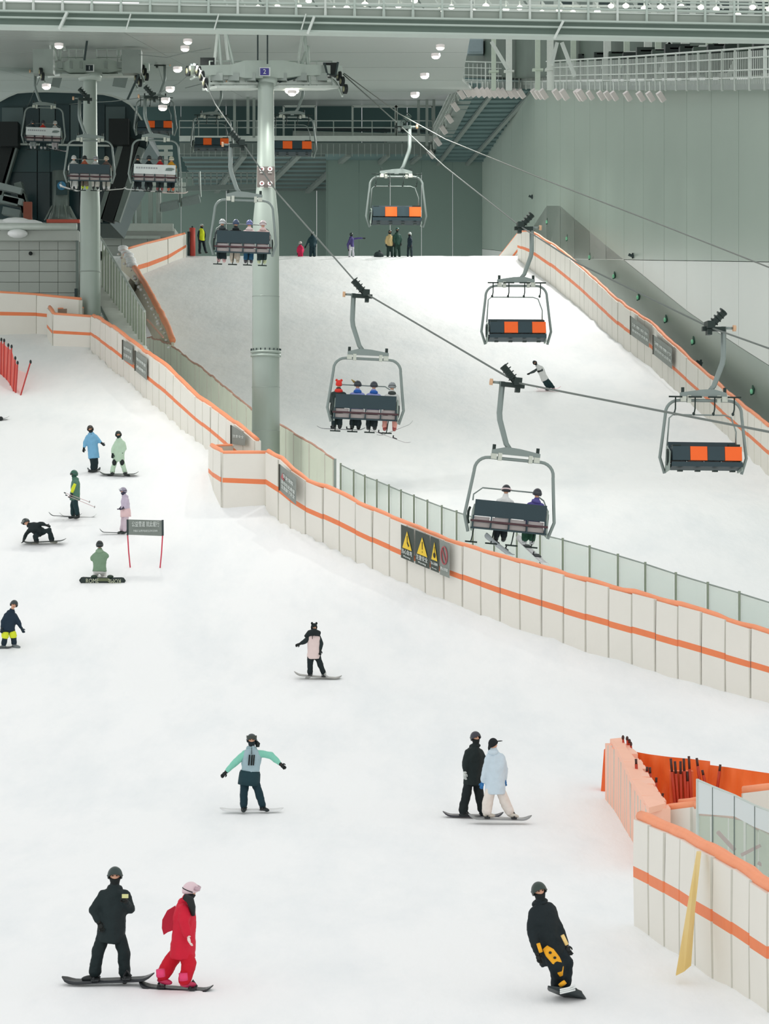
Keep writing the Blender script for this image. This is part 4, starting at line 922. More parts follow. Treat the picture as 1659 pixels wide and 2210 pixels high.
Q2 = head(t2, 110, 194, 76, 322, 130, 160, 164, 0, '1', mat('plate_black', (28, 44, 48), .5),
          [((104, 62), (122, 130), (112, 120)), ((132, 62), (128, 130), (140, 110)), ((276, 62), (262, 130), (290, 118)), ((256, 62), (255, 120), (268, 150))])
sheaves(t2, P3(84, 150, 104), (-.3, .85, .3), 5, .19)
sheaves(t2, P3(308, 148, 110), (.3, -.85, -.4), 5, .19)
sheaves(t2, P3(298, 172, 109), (.3, -.85, -.4), 3, .19)
for u in (95, 285): M().box(P3(u, 135, 104 if u < 190 else 109), (.9, .6, 1.1)).build('catcher_frame', grey_steel, t2)
for u, v in ((190, 70), (300, 160)): M().tube([P3(u, v, 104), P3(u+(-8 if u < 200 else -25), v+(60 if u < 200 else 55), 104)], .05, 6).build('conduit', dark_steel, t2)
for u0, u1 in ((110, 128), (242, 270)):
    M().hexa([P3(u0, 186, 106), P3(u1, 190, 106), P3(u1, 190, 107), P3(u0, 186, 107), P3(u0+4, 168, 106), P3(u1+6, 168, 106), P3(u1+6, 168, 107), P3(u0+4, 168, 107)]).build('underside_box', mid_steel, t2)

# ================================================================== CHAIRS
seat_dk = mat('chair_dark_blue', (44, 64, 70), .5, 0, .08, 3); seat_or = mat('chair_orange', (248, 104, 34), .5, 0, .05, 3)
frame_m = mat('chair_frame', (134, 146, 142), .4, .4, .06, 3); clamp_m = mat('chair_clamp', (196, 202, 190), .4, .2)
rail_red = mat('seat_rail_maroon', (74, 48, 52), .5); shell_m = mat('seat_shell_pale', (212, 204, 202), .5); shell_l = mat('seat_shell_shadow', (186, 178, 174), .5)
grip_m = mat('grip_black', (38, 52, 48), .5, .2); roller = mat('roller_peach', (216, 176, 140), .5); banner_w = mat('chair_banner_white', (214, 222, 220), .5)
CXF = .13
def chair(label, empty_chair, white_back=False, group=None):
    t = empty('lift_chair', (0, 0, 0), label, 'chairlift chair', group)
    c = CXF
    M().tube([(-.39, 0, .02), (-.39, 0, -.8), (-.36, 0, -.98), (-.14, 0, -1.58), (-.02, 0, -1.72)], [.075, .075, .075, .07, .06], 10).build('hanger_arm', frame_m, t, True)
    g = M(); g.box((-.12, 0, -.05), (.62, .16, .12)); g.box((.0, .05, .05), (.2, .5, .2)); g.tube([(-.05, .0, .05), (-.42, .0, .42)], .09, 8)
    for k in range(5): g.tube([(-.05-.08*k, -.01, .05+.09*k), (-.07-.08*k, -.01, .07+.09*k)], .13, 8)
    g.box((.03, .1, -.14), (.12, .3, .16)); g.build('grip', grip_m, t)
    ax_ = M().tube([(-.4, 0, -.02), (-.68, 0, -.02)], .035, 8).build('roller_axle', frame_m, t, True)
    M().tube([(-.64, 0, -.02), (-.72, 0, -.02)], .085, 14).build('roller', roller, ax_, True)
    y = M(); y.rings([[(c-.62, -.05, -1.86), (c-.62, .05, -1.86), (c-.62, .05, -1.76), (c-.62, -.05, -1.76)], [(c-.25, -.06, -1.86), (c-.25, .06, -1.86), (c-.25, .06, -1.66), (c-.25, -.06, -1.66)], [(c+.1, -.06, -1.86), (c+.1, .06, -1.86), (c+.1, .06, -1.68), (c+.1, -.06, -1.68)], [(c+.64, -.05, -1.86), (c+.64, .05, -1.86), (c+.64, .05, -1.76), (c+.64, -.05, -1.76)]])
    y.build('yoke', frame_m, t)
    for q in (-.56, -.4, .4, .56): M().box((c+q, 0, -1.93), (.10 if abs(q) < .5 else .15, .14, .2 if abs(q) < .5 else .14)).build('clamp', clamp_m, t)
    for q in (-.57, .57): M().tube([(c+q, 0, -1.76), (c+q, 0, -1.62)], .045, 8).build('clamp_bolt', grip_m, t)
    fp = []
    def arc(cx, cz, r, a0, a1, n=6): return [(cx+r*math.cos(math.radians(a0+(a1-a0)*i/n)), 0, cz+r*math.sin(math.radians(a0+(a1-a0)*i/n))) for i in range(n+1)]
    fp = [(c-1.04, .02, -3.93), (c-1.17, 0, -3.5), (c-1.12, 0, -3.1), (c-1.03, 0, -2.35)]+arc(c-.68, -2.32, .35, 180, 90)+arc(c+.68, -2.32, .35, 90, 0)+[(c+1.03, 0, -2.35), (c+1.12, 0, -3.1), (c+1.17, 0, -3.5), (c+1.04, .02, -3.93)]
    M().tube(fp, .043, 8, side=(0, 1, 0)).build('frame', frame_m, t, True)
    for s in (-1, 1):
        m = M(); m.hexa([(c+s*.98, -.03, -3.9), (c+s*.98+.02, .55, -3.85), (c+s*.98+.05, .55, -3.85), (c+s*.98+.05, -.03, -3.9), (c+s*.95, -.03, -3.2), (c+s*.95, .4, -3.35), (c+s*.95+.05, .4, -3.35), (c+s*.95+.05, -.03, -3.2)]); m.build('side_plate', mat('side_plate', (150, 164, 156), .5, .2), t)
        if s == 1 and empty_chair or not empty_chair:
            M().tube([(c+s*1.02, .3, -3.3), (c+s*1.04, .42, -3.4), (c+s*1.04, .44, -3.6), (c+s*1.02, .3, -3.7)], .035, 6).build('armrest', grip_m, t, True)
    b = M(); b.hexa([(c-.93, -.07, -3.5), (c+.93, -.07, -3.5), (c+.93, .0, -3.5), (c-.93, .0, -3.5), (c-.93, -.16, -3.08), (c+.93, -.16, -3.08), (c+.93, -.10, -3.08), (c-.93, -.10, -3.08)])
    b.build('backrest', banner_w if white_back else seat_dk, t)
    if white_back:
        m = M()
        for k in range(9): m.box((c-.8+k*.11, -.13, -3.24), (.07, .02, .07))
        m.build('printed_letters', mat('print_grey', (160, 164, 168), .6), t)
        m = M(); m.ell((c+.68, -.13, -3.26), (.2, .02, .06), 12, 6); m.box((c+.62, -.14, -3.32), (.3, .02, .04)); m.build('printed_picture', mat('print_dark', (120, 136, 132), .6), t)
        pass
    M().box((c, -.06, -3.63), (2.02, .07, .055)).build('seat_rail', rail_red, t)
    M().box((c, -.03, -3.82), (1.98, .07, .04)).build('lower_rail', seat_dk, t)
    for k in range(4):
        xk = c-.705+.47*k
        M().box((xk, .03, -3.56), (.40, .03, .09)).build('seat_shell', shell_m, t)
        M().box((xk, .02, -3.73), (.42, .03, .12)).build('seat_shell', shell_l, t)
    for k in range(5): M().box((c-.94+.47*k, -.05, -3.66), (.035, .06, .34)).build('divider', seat_dk, t)
    m = M(); m.hexa([(c-.95, .06, -3.84), (c+.95, .06, -3.84), (c+.95, .58, -3.74), (c-.95, .58, -3.74), (c-.95, .06, -3.76), (c+.95, .06, -3.76), (c+.95, .58, -3.62), (c-.95, .58, -3.62)]); m.build('seat', seat_dk, t)
    if empty_chair:
        for k in range(4):
            m = M(); x0 = c-.93+.465*k
            m.hexa([(x0, .58, -3.58), (x0+.455, .58, -3.58), (x0+.455, .1, -3.6), (x0, .1, -3.6), (x0, .52, -3.21), (x0+.455, .52, -3.21), (x0+.455, .1, -3.24), (x0, .1, -3.24)])
            m.build('cushion', seat_or if k in (0, 2) else seat_dk, t)
        M().box((c-.75, .35, -3.18), (.3, .2, .07)).build('latch', grip_m, t); M().box((c+.8, .35, -3.2), (.22, .2, .06)).build('latch', grip_m, t)
        for k in range(4): M().box((c-.7+.47*k, .45, -3.86), (.12, .2, .05)).build('bracket', grip_m, t)
        M().tube([(c-.86, .1, -3.2), (c-.86, .12, -2.8), (c-.72, .12, -2.42), (c-.55, .12, -2.36), (c+.85, .12, -2.36), (c+.95, .12, -2.45), (c+1.0, .1, -3.2)], .02, 6).build('safety_bar', frame_m, t, True)
        for k in range(4):
            xk = c-.8+.53*k
            fs_ = M().tube([(xk+.03, .12, -2.36), (xk, .14, -2.2), (xk, .15, -1.9)], .02, 6).build('footrest_stem', grip_m, t, True)
            M().tube([(xk-.18, .15, -1.88), (xk+.18, .15, -1.88)], .025, 6).build('footrest', grip_m, fs_, True)
            M().ell((xk+.03, .12, -2.33), (.04, .04, .05), 8, 5).build('bar_joint', grip_m, t)
    else:
        M().tube([(c-.98, .1, -3.1), (c-.95, .4, -2.95), (c-.72, .5, -2.76), (c+.6, .5, -2.76), (c+.9, .45, -2.95), (c+.98, .1, -3.2)], .02, 6).build('safety_bar', frame_m, t, True)
        for k in range(4):
            xk = c-.84+.53*k
            fs_ = M().tube([(xk, .55, -3.74), (xk-.03, .6, -4.08), (xk-.05, .6, -4.18)], .016, 6).build('footrest_stem', grip_m, t, True)
            M().tube([(xk-.2, .6, -4.19), (xk+.12, .6, -4.19)], .024, 6).build('footrest', grip_m, fs_, True)
    return t
def copy_tree(o, parent=None):
    c = o.copy(); COL.objects.link(c)
    if parent: c.parent = parent
    for ch in [x for x in o.children]: copy_tree(ch, c)
    return c
def setm(t, loc, yaw, roll=0, pitch=0):
    t.matrix_world = Matrix.Translation(loc) @ Matrix.Rotation(yaw, 4, 'Z') @ Matrix.Rotation(pitch, 4, 'X') @ Matrix.Rotation(roll, 4, 'Y')
base_up = chair('', False); base_wh = chair('', False, True); base_dn = chair('', True)
R_ = math.radians
# (label, base, grip u, v, depth, yaw, roll degrees)
CH = [('up1', base_up, 1116, 828, 60, 3, 5.5, 'occupied lift chair nearest to the camera, carrying two riders, one in purple'),
      ('up2', base_up, 790, 636, 71, 3, 2.5, 'occupied lift chair with four riders, two in blue hoods, above the middle snow'),
      ('up3', base_up, 522, 312, 82, 4, 1.5, 'dark-backed lift chair with four riders, in front of the middle tower'),
      ('up4', base_wh, 332, 208, 104, 4, 1.5, 'white-backed lift chair with four riders, one in yellow, left of the middle tower'),
      ('up5', base_up, 190, 212, 107.4, 4, 1, 'dark-backed lift chair with four riders hanging in front of the left tower'),
      ('up6', base_wh, 92, 154, 126, 4, 1.5, 'white-backed lift chair with a red-clad rider before the station roof'),
      ('dn1', base_dn, 1530, 706, 62, 184, -.6, 'empty orange and dark lift chair at the right edge'),
      ('dn2', base_dn, 1122, 490, 77.5, 183, 0, 'empty orange and dark lift chair below the far right fence corner'),
      ('dn3', base_dn, 862, 272, 90, 183, 0, 'empty orange and dark lift chair before the pale back wall'),
      ('dn4', base_dn, 636, 165, 112, 183, 0, 'empty orange and dark lift chair half hidden by the middle tower'),
      ('dn5', base_dn, 462, 176, 128, 183, 0, 'empty orange and dark lift chair just left of the middle tower'),
      ('dn6', base_dn, 340, 138, 127, 183, 0, 'empty orange and dark lift chair farthest left, beside the station roof curve')]
chairs = {}
for b_ in (base_up, base_wh, base_dn): b_['used'] = 0
for key, b_, u, v, d, yaw, roll, lab in CH:
    t = b_ if not b_['used'] else copy_tree(b_)
    b_['used'] = 1
    t['label'] = lab; t['group'] = 'lift chairs hanging on the ropes'
    if 'used' in t: pass
    setm(t, P3(u, v, d), R_(yaw), R_(roll)); chairs[key] = t
for t in chairs.values():
    if 'used' in t: del t['used']
# ropes
rope_m = mat('rope', (104, 112, 107), .6, .1, .1, 30)
def rope(label, pts, r=.024, mt=rope_m, sag=.0):
    out = []
    for a, b in zip(pts[:-1], pts[1:]):
        n = 8
        for k in range(n): t = k/n; out.append(a.lerp(b, t)-Vector((0, 0, sag*4*t*(1-t))))
    out.append(pts[-1]); root = empty('haul_rope', out[len(out)//2], label, 'cable')
    M().tube(out, r, 6).build('rope', mt, root, True)
rope('thick grey haul rope on the left side, passing the two nearest occupied chairs', [P3(1790, 952, 42), P3(1659, 932, 45), P3(1400, 882, 51), P3(1116, 826, 60), P3(790, 634, 71), P3(600, 418, 80), P3(524, 310, 82), P3(465, 225, 86), P3(430, 148, 87.5)], .026)
rope('grey haul rope on the right, running along the empty orange chairs', [P3(1790, 790, 55), P3(1659, 752, 58), P3(1530, 706, 62), P3(1250, 570, 70), P3(1122, 488, 77.5), P3(960, 360, 85), P3(862, 270, 90), P3(740, 160, 94)], .024)
rope('thin upper rope running from the middle tower head to the right edge', [P3(1760, 618, 56), P3(1659, 577, 60), P3(1400, 475, 70), P3(1180, 390, 78), P3(960, 300, 86), P3(860, 245, 90), P3(742, 158, 94)], .02, mat('rope_dark', (112, 118, 112), .5, .3))
rope('rope running on from the middle tower head towards the dark station, left branch', [P3(424, 146, 88), P3(385, 180, 96), P3(330, 208, 104), P3(240, 219, 113), P3(192, 221, 116), P3(150, 225, 128)], .02, mid_steel)
rope('rope running back from the right side of the middle tower head behind the column', [P3(728, 158, 95), P3(636, 163, 112), P3(462, 174, 128), P3(400, 190, 134)], .02, mid_steel)
rope('rope between the left tower head and the station roof, left side', [P3(84, 146, 104), P3(92, 152, 126), P3(60, 230, 130)], .02, mid_steel)
rope('rope on the right side of the left tower head, toward the station curve', [P3(308, 146, 110), P3(340, 136, 127), P3(352, 180, 136)], .02, mid_steel)
rope('slack communication cable slung between the two tower heads', [P3(300, 118, 106), P3(360, 124, 102), P3(410, 112, 97), P3(455, 104, 92)], .014, mid_steel)
# ================================================================== PEOPLE
skin_m = mat('skin', (214, 164, 136), .55, 0, .04, 8)
pending = []
tex = bpy.data.textures.new('cloth_folds', 'CLOUDS'); tex.noise_scale = .16
def fuse(o, voxel, fold=0):
    r = o.modifiers.new('r', 'REMESH'); r.mode = 'VOXEL'; r.voxel_size = voxel; r.use_smooth_shade = True
    s = o.modifiers.new('s', 'SMOOTH'); s.factor = .5; s.iterations = 2
    if fold:
        dpm = o.modifiers.new('d', 'DISPLACE'); dpm.texture = tex; dpm.strength = fold; dpm.mid_level = .5; dpm.texture_coords = 'LOCAL'
    pending.append(o); return o
def finalize():
    global pending
    bpy.context.view_layer.update(); dg = bpy.context.evaluated_depsgraph_get()
    new = [(o, bpy.data.meshes.new_from_object(o.evaluated_get(dg))) for o in pending]
    for o, me in new:
        nm = o.data.name; mats = [m for m in o.data.materials]; o.modifiers.clear(); o.data = me; me.name = nm
        me.materials.clear()
        for m in mats: me.materials.append(m)
        me.polygons.foreach_set('material_index', [0]*len(me.polygons)); me.polygons.foreach_set('use_smooth', [True]*len(me.polygons))
    pending = []
V = Vector
def figure(label, W, fwd, hf, jc, pc, hc, name='person', group=None, sc=1.0, boots=(40, 46, 46), gloves=(26, 32, 32), sleeve=None, mask=(24, 32, 32), face=True, goggles=None, hat='helmet',
           jlen=.10, puff=1.0, vox=.024, hood=None, hem=None, legslim=1.0, extra=None, root_loc=None, bigpants=1.0, cat='person', low=None, seated=False, handle=True):
    """W: dict of world joints; fwd: facing of the chest; hf: facing of the head"""
    up = V((0, 0, 1)); fwd = V(fwd).normalized(); hf = V(hf).normalized()
    hips = (W['pl']+W['pr'])/2; sh = (W['sl']+W['sr'])/2; sp = (sh-hips).normalized()
    side = fwd.cross(sp); side.normalize()
    if side.dot(W['sr']-W['sl']) < 0: side = -side
    W = dict(W); mid_ = (W['sl']+W['sr'])/2
    for a_ in ('sl', 'sr'): W[a_] = W[a_].lerp(mid_, .12)-sp*.045*sc
    sh = mid_
    if root_loc is None: root_loc = V((hips.x, hips.y, min(W['al'].z, W['ar'].z)-.1*sc))
    t = empty(name, root_loc, label, cat, group)
    def S3(r): return r*sc
    def torso(m, k=1.0, ext=0.0, top=True):
        f = sp.cross(side).normalized()
        lv = [(hips-sp*ext*sc, .200, .165), (hips+sp*.04*sc, .192, .158), (hips.lerp(sh, .35), .182, .145), (hips.lerp(sh, .68), .200, .150), (hips.lerp(sh, .90), .205, .132), (sh+sp*.015*sc, .165, .11), (sh+sp*.065*sc, .10, .088), (sh.lerp(W['nk'], .9), .062, .066)]
        R = []
        for c, a, b in lv:
            a *= k*sc; b *= k*sc
            R.append([c+side*math.cos(q/14*math.tau)*a+f*math.sin(q/14*math.tau)*b for q in range(14)])
        m.rings(R)
    def limb(m, pts, rs, k=1.0):
        pts = [V(p) for p in pts]; rs = [r*k*sc for r in rs]
        m.tube(pts, rs, 10)
        for p, r in zip(pts, rs): m.ell(p, (r*.98,)*3, 8, 6)
    neck, head_ = W['nk'], W['hd']; hu = (head_-neck).normalized(); hs = hf.cross(hu).normalized(); hff = hu.cross(hs).normalized()
    if hff.dot(hf) < 0: hff = -hff
    # body, one continuous surface
    b = M(); torso(b, .86)
    hR = .098*sc
    limb(b, [neck-hu*.06*sc, head_-hu*.05*sc], [.056, .052])
    b.ell(head_, (.076*sc, .094*sc, .112*sc), 14, 10, X=hs, Z=hu)
    b.ell(head_+hff*.088*sc-hu*.012*sc, (.014*sc, .022*sc, .026*sc), 8, 6, X=hs, Z=hu); b.ell(head_+hff*.06*sc-hu*.085*sc, (.035*sc, .03*sc, .025*sc), 8, 6, X=hs, Z=hu)
    for s in (-1, 1): b.ell(head_+hs*.078*sc*s, (.012*sc, .02*sc, .032*sc), 8, 6, X=hs, Z=hu)
    toes = []
    for a in 'lr':
        limb(b, [W['s'+a], W['e'+a], W['h'+a]], [.062, .046, .034]); limb(b, [W['p'+a], W['k'+a], W['a'+a]], [.09, .062, .045])
        td = (W['t'+a]-W['a'+a]); td = td-up*td.dot(up)*.8
        td = td.normalized() if td.length > .02 else V(fwd); toes.append(td)
        b.tube([W['a'+a]-up*.03*sc, W['a'+a]+td*.12*sc-up*.07*sc], [.035*sc, .028*sc], 8)
    fuse(b.build('body', skin_m, t, True), vox)
    if face and hff.y < .35:
        e = M()
        for s in (-1, 1): e.ell(head_+hff*.086*sc+hs*.032*s*sc+hu*.012*sc, (.014*sc, .010*sc, .008*sc), 8, 6, X=hs, Z=hu)
        e.build('eyes', black, t, True)
        e = M(); e.ell(head_+hff*.088*sc-hu*.052*sc, (.026*sc, .01*sc, .007*sc), 8, 6, X=hs, Z=hu); e.build('mouth', mat('lips', (150, 84, 78), .5), t, True)
    # jacket
    jm = mat('cloth_%d_%d_%d' % jc, jc, .75, 0, .10, 6, .3, 14)
    j = M(); torso(j, 1.08*puff, jlen)
    j.tube([sh+sp*.02*sc, neck+hu*.02*sc, neck+hu*.075*sc], [.095*sc, .084*sc, .078*sc], 12); 
    sm = jm if sleeve is None else mat('cloth_%d_%d_%d' % sleeve, sleeve, .75, 0, .10, 6, .3, 14)
    sv = M() if sleeve is not None else j
    for a in 'lr': limb(sv, [W['s'+a], W['e'+a], W['h'+a]+(W['e'+a]-W['h'+a]).normalized()*.05*sc], [.085, .078, .056], puff)
    fuse(j.build('jacket', jm, t, True), vox, .045)
    if sleeve is not None: fuse(sv.build('sleeves', sm, t, True), vox, .035)
    if low:
        lm = M(); f = sp.cross(side).normalized(); R = []
        for q, k in ((-jlen*sc-.01, 1.30), (0, 1.28), (.12*sc, 1.24), (.18*sc, 1.12)):
            c = hips+sp*q; R.append([c+side*math.cos(w_/14*math.tau)*.182*sc*k*puff+f*math.sin(w_/14*math.tau)*.150*sc*k*puff for w_ in range(14)])
        lm.rings(R); lm.build('jacket_hem', mat('cloth_%d_%d_%d' % low, low, .75, 0, .1, 6, .3, 14), t, True)
    # trousers
    pm = mat('cloth_%d_%d_%d' % pc, pc, .8, 0, .10, 6, .3, 14); tr_ = M()
    f = sp.cross(side).normalized(); R = []
    for c, a, b2 in ((hips-sp*.10*sc, .12, .11), (hips-sp*.03*sc, .155, .13), (hips+sp*.10*sc, .14, .12)): R.append([c+side*math.cos(q/14*math.tau)*a*sc+f*math.sin(q/14*math.tau)*b2*sc for q in range(14)])
    tr_.rings(R)
    for a in 'lr': limb(tr_, [W['p'+a], W['k'+a], W['a'+a]+(W['k'+a]-W['a'+a]).normalized()*.03*sc], [.112, .095*bigpants, .088*bigpants], legslim)
    fuse(tr_.build('trousers', pm, t, True), vox, .05)
    # boots
    bm_ = mat('boot_%d_%d_%d' % boots, boots, .5)
    for a, td in zip('lr', toes):
        k = W['a'+a]; m = M(); m.tube([k+up*.06*sc, k-up*.06*sc], [.07*sc, .066*sc], 12)
        m.ell(k+td*.06*sc-up*.065*sc, (.155*sc, .06*sc, .052*sc), 14, 8, X=td, Z=up-td*up.dot(td)); m.build('boot', bm_, t, True)
    # gloves with five fingers
    gm = mat('glove_%d_%d_%d' % gloves, gloves, .6)
    for a in 'lr':
        h = W['h'+a]; dr = (h-W['e'+a]).normalized(); n1 = dr.cross(fwd); n1 = n1.normalized() if n1.length > .1 else dr.orthogonal().normalized(); n2 = dr.cross(n1).normalized(); s_ = 1 if a == 'r' else -1
        m = M(); m.tube([h-dr*.04*sc, h+dr*.01*sc], [.045*sc, .04*sc], 10); m.ell(h+dr*.05*sc, (.046*sc, .026*sc, .056*sc), 10, 8, X=n1, Z=dr)
        for q in range(4):
            o_ = n1*(-.033+.022*q)*sc; ln = (.062, .072, .068, .05)[q]*sc; a0 = h+dr*.085*sc+o_
            m.tube([a0, a0+dr*ln*.5-n2*.006, a0+dr*ln*.85-n2*.022*sc, a0+dr*ln*.95-n2*.04*sc], [.013*sc, .0125*sc, .012*sc, .009*sc], 6)
        m.tube([h+dr*.02*sc-n1*.04*sc, h+dr*.055*sc-n1*.066*sc, h+dr*.085*sc-n1*.062*sc-n2*.01], [.016*sc, .015*sc, .011*sc], 6)
        m.build('glove', gm, t, True)
    # headgear
    hcm = mat('hat_%d_%d_%d' % hc, hc, .35 if hat == 'helmet' else .8, 0, .08, 6)
    def shell(name, r, mtl, lof, lob, start=0., n=22, mrow=10, thick=.012, front=None):
        m = M(); R = []; 
        for i in range(mrow+1):
            ring = []
            for q in range(n):
                az = q/n*math.tau; cf = (math.cos(az)+1)/2; lim = lob+(lof-lob)*cf**1.6; th = math.radians(start+(lim-start)*i/mrow); th = max(th, .02)
                ring.append(head_+hu*math.cos(th)*r[2]+hff*math.sin(th)*math.cos(az)*r[1]+hs*math.sin(th)*math.sin(az)*r[0])
            R.append(ring)
        R2 = [[head_+(p-head_)*(1-thick/.12) for p in rg2] for rg2 in R]
        m.rings(R+R2[::-1], cap=False); 
        m.f = [f_ for f_ in m.f]; return m.build(name, mtl, t, True)
    if hat == 'helmet':
        hm_ = shell('helmet', (.122*sc, .140*sc, .148*sc), hcm, 74, 122)
        if goggles:
            m = M(); R = []
            for q in range(-5, 6):
                az = q/5*1.15; c = head_+hff*math.cos(az)*.130*sc+hs*math.sin(az)*.114*sc+hu*(.03 if goggles[0] == 'up' else .008)*sc*(2.6 if goggles[0] == 'up' else 1)
                rr = hff*math.cos(az)+hs*math.sin(az); R.append([c-hu*.032*sc, c-hu*.032*sc+rr*.018*sc, c+hu*.032*sc+rr*.018*sc, c+hu*.032*sc])
            m.rings(R); m.build('goggles', mat('gog_%d_%d_%d' % goggles[1], goggles[1], .2), hm_, True)
        m = M(); m.tube([head_-hff*math.cos(q)*.138*sc*-1+hs*math.sin(q)*.122*sc+hu*.005*sc for q in np.linspace(1.2, 5.08, 14)], .009*sc, 6); m.build('goggle_strap', black if hc[0] > 90 else mat('strap_grey', (90, 96, 96), .6), hm_, True)
    else:
        hm_ = shell('hat', (.100*sc, .118*sc, .134*sc), hcm, 76, 128)
        if hat == 'ears':
            for s in (-1, 1): M().ell(head_+hs*.075*sc*s+hu*.125*sc, (.04*sc, .022*sc, .045*sc), 10, 6, X=hs, Z=hu).build('hat_ear', hcm, hm_, True)
        if hat == 'cap':
            M().ell(head_+hff*.15*sc+hu*.045*sc, (.07*sc, .09*sc, .012*sc), 12, 6, X=hs, Z=hu).build('cap_peak', hcm, hm_, True)
    if mask:
        mm_ = mat('mask_%d_%d_%d' % mask, mask, .8); m = M(); R = []
        for i, (z, k) in enumerate(((-.012, .93), (-.05, 1.0), (-.10, .86), (-.15, .74), (-.20, .9))):
            R.append([head_+hu*z*sc*1+hff*math.cos(q/16*math.tau)*(.108 if math.cos(q/16*math.tau) > 0 else .085)*k*sc+hs*math.sin(q/16*math.tau)*.088*k*sc-(hu*.028*sc*max(0, math.cos(q/16*math.tau)) if i == 0 else V((0, 0, 0))) for q in range(16)])
        m.rings(R); m.build('face_mask', mm_, t, True)
    if hood is not False:
        m = M(); bk = -fwd; m.ell(neck+bk*.07*sc-sp*.04*sc, (.13*sc, .085*sc, .075*sc), 14, 8, X=side, Z=sp); m.tube([neck+(side*math.cos(q)+fwd*math.sin(q))*.085*sc+bk*.02*sc-sp*.01*sc for q in np.linspace(-.6, math.pi+.6, 9)], .035*sc, 8)
        m.build('hood', mat('cloth_%d_%d_%d' % (hood or jc), hood or jc, .75), t, True)
    if extra: extra(t, W, dict(hips=hips, sh=sh, sp=sp, side=side, fwd=fwd, head=head_, hu=hu, hs=hs, hff=hff, sc=sc))
    return t
def person(label, J, vf, yaw=0, hyaw=None, sc=1.0, prof=PL, d=None, dz=None, shw=.19, **kw):
    """J: joints in photograph pixels, turned into points at the person's real distance"""
    if d is None: d = gd(vf, prof)
    y = R_(yaw); fwd = V((math.sin(y), -math.cos(y), 0)); hy = y if hyaw is None else R_(hyaw); hf = V((math.sin(hy), -math.cos(hy), -.08))
    w_ = shw*sc*math.sin(y); dz = dz or {}
    off = {'sl': -w_, 'sr': w_, 'el': -w_-.04*math.cos(y), 'er': w_-.04*math.cos(y), 'hl': -w_-.10*math.cos(y), 'hr': w_-.10*math.cos(y), 'pl': -w_*.55, 'pr': w_*.55, 'kl': -w_*.55-.05*math.cos(y), 'kr': w_*.55-.05*math.cos(y), 'al': -w_*.5, 'ar': w_*.5}
    W = {}
    for k, (u, v) in J.items(): W[k] = P3(u, v, d+off.get(k, 0)+dz.get(k, 0))
    for a in 'lr':
        if 't'+a not in W: W['t'+a] = W['a'+a]+fwd*.2
    return figure(label, W, fwd, hf, sc=sc, **kw)
def board(label, a, b, d0, d1=None, w=.27, col=(40, 44, 48), base=None, name='snowboard', cat='snowboard', feet=(), tip=.09, flat=None, group=None, th=.016, bind=(40, 44, 46), tilt=None):
    d1 = d0 if d1 is None else d1; A, B = P3(*a, d0)+V((0, 0, 0 if flat or d0 < 50 else (.02 if d0 < 60 else .05))), P3(*b, d1)+V((0, 0, 0 if flat or d0 < 50 else (.02 if d0 < 60 else .05))); X = (B-A); L = X.length; X.normalize()
    Wd = V(flat) if flat else V((0, 1, .12)); Wd = (Wd-X*Wd.dot(X)).normalized(); N = X.cross(Wd).normalized()
    if N.z < 0: N = -N
    m = M(); R = []; n = 24
    for i in range(n+1):
        s = i/n; e = min(s, 1-s)*L; hw = w/2*(math.sqrt(max(.02, 1-(1-min(1, e/(w*.55)))**2)))*(1-.12*math.sin(s*math.pi)); z = tip*max(0, 1-e/(.16*L))**2
        c = A.lerp(B, s)+N*z; R.append([c-Wd*hw, c+Wd*hw, c+Wd*hw+N*th, c-Wd*hw+N*th])
    m.rings(R); t = empty(name, A.lerp(B, .5), label, cat, group)
    m.build('deck', mat('%s_%d_%d_%d' % ((name,)+tuple(col)), col, .3, 0, .2, 2), t, True)
    for f in feet:
        c = A.lerp(B, f)+N*th; q = M(); q.box(c+N*.02, (.12, .24, .03)); q.tube([c-Wd*.1+N*.02, c-Wd*.12+N*.08], .02, 6); q.tube([c-X*.06+Wd*.05+N*.03, c+N*.13+Wd*.04, c+X*.06+Wd*.05+N*.03], .02, 6); q.build('binding', mat('binding', bind, .5), t)
    return t
BL = (20, 32, 34)
# --- near left pair
D = gd(2118)
def phone(t, W, g): pass
person('person all in black with a black helmet standing on a snowboard, bottom left', dict(hd=(248, 1890), nk=(248, 1914), sl=(221, 1925), sr=(273, 1925), el=(202, 1964), hl=(214, 1992), er=(281, 1962), hr=(270, 1944), pl=(226, 2012), pr=(254, 2012), kl=(211, 2055), kr=(268, 2055), al=(204, 2102), ar=(269, 2104), tl=(184, 2110), tr=(269, 2114)), 2118, 5, d=D, sc=1.0, dz=dict(hr=-.12, tr=-.15, er=.05),
       jc=(20, 36, 38), pc=(18, 34, 36), hc=(46, 62, 60), jlen=.16, mask=(18, 26, 26), face=True, bigpants=1.12, puff=1.08, gloves=(22, 28, 26), boots=(28, 34, 34))
o = M().box(P3(270, 1934, D-.35), (.10, .03, .06)).build('phone', mat('phone_glow', (214, 214, 150), .4), None); tag(o, 'small yellowish phone held up by the person in black at bottom left', 'phone')
board('long dark snowboard under the person in black at bottom left', (135, 2121), (334, 2113), D, D-.2, feet=(.36, .70))
D2 = gd(2133)
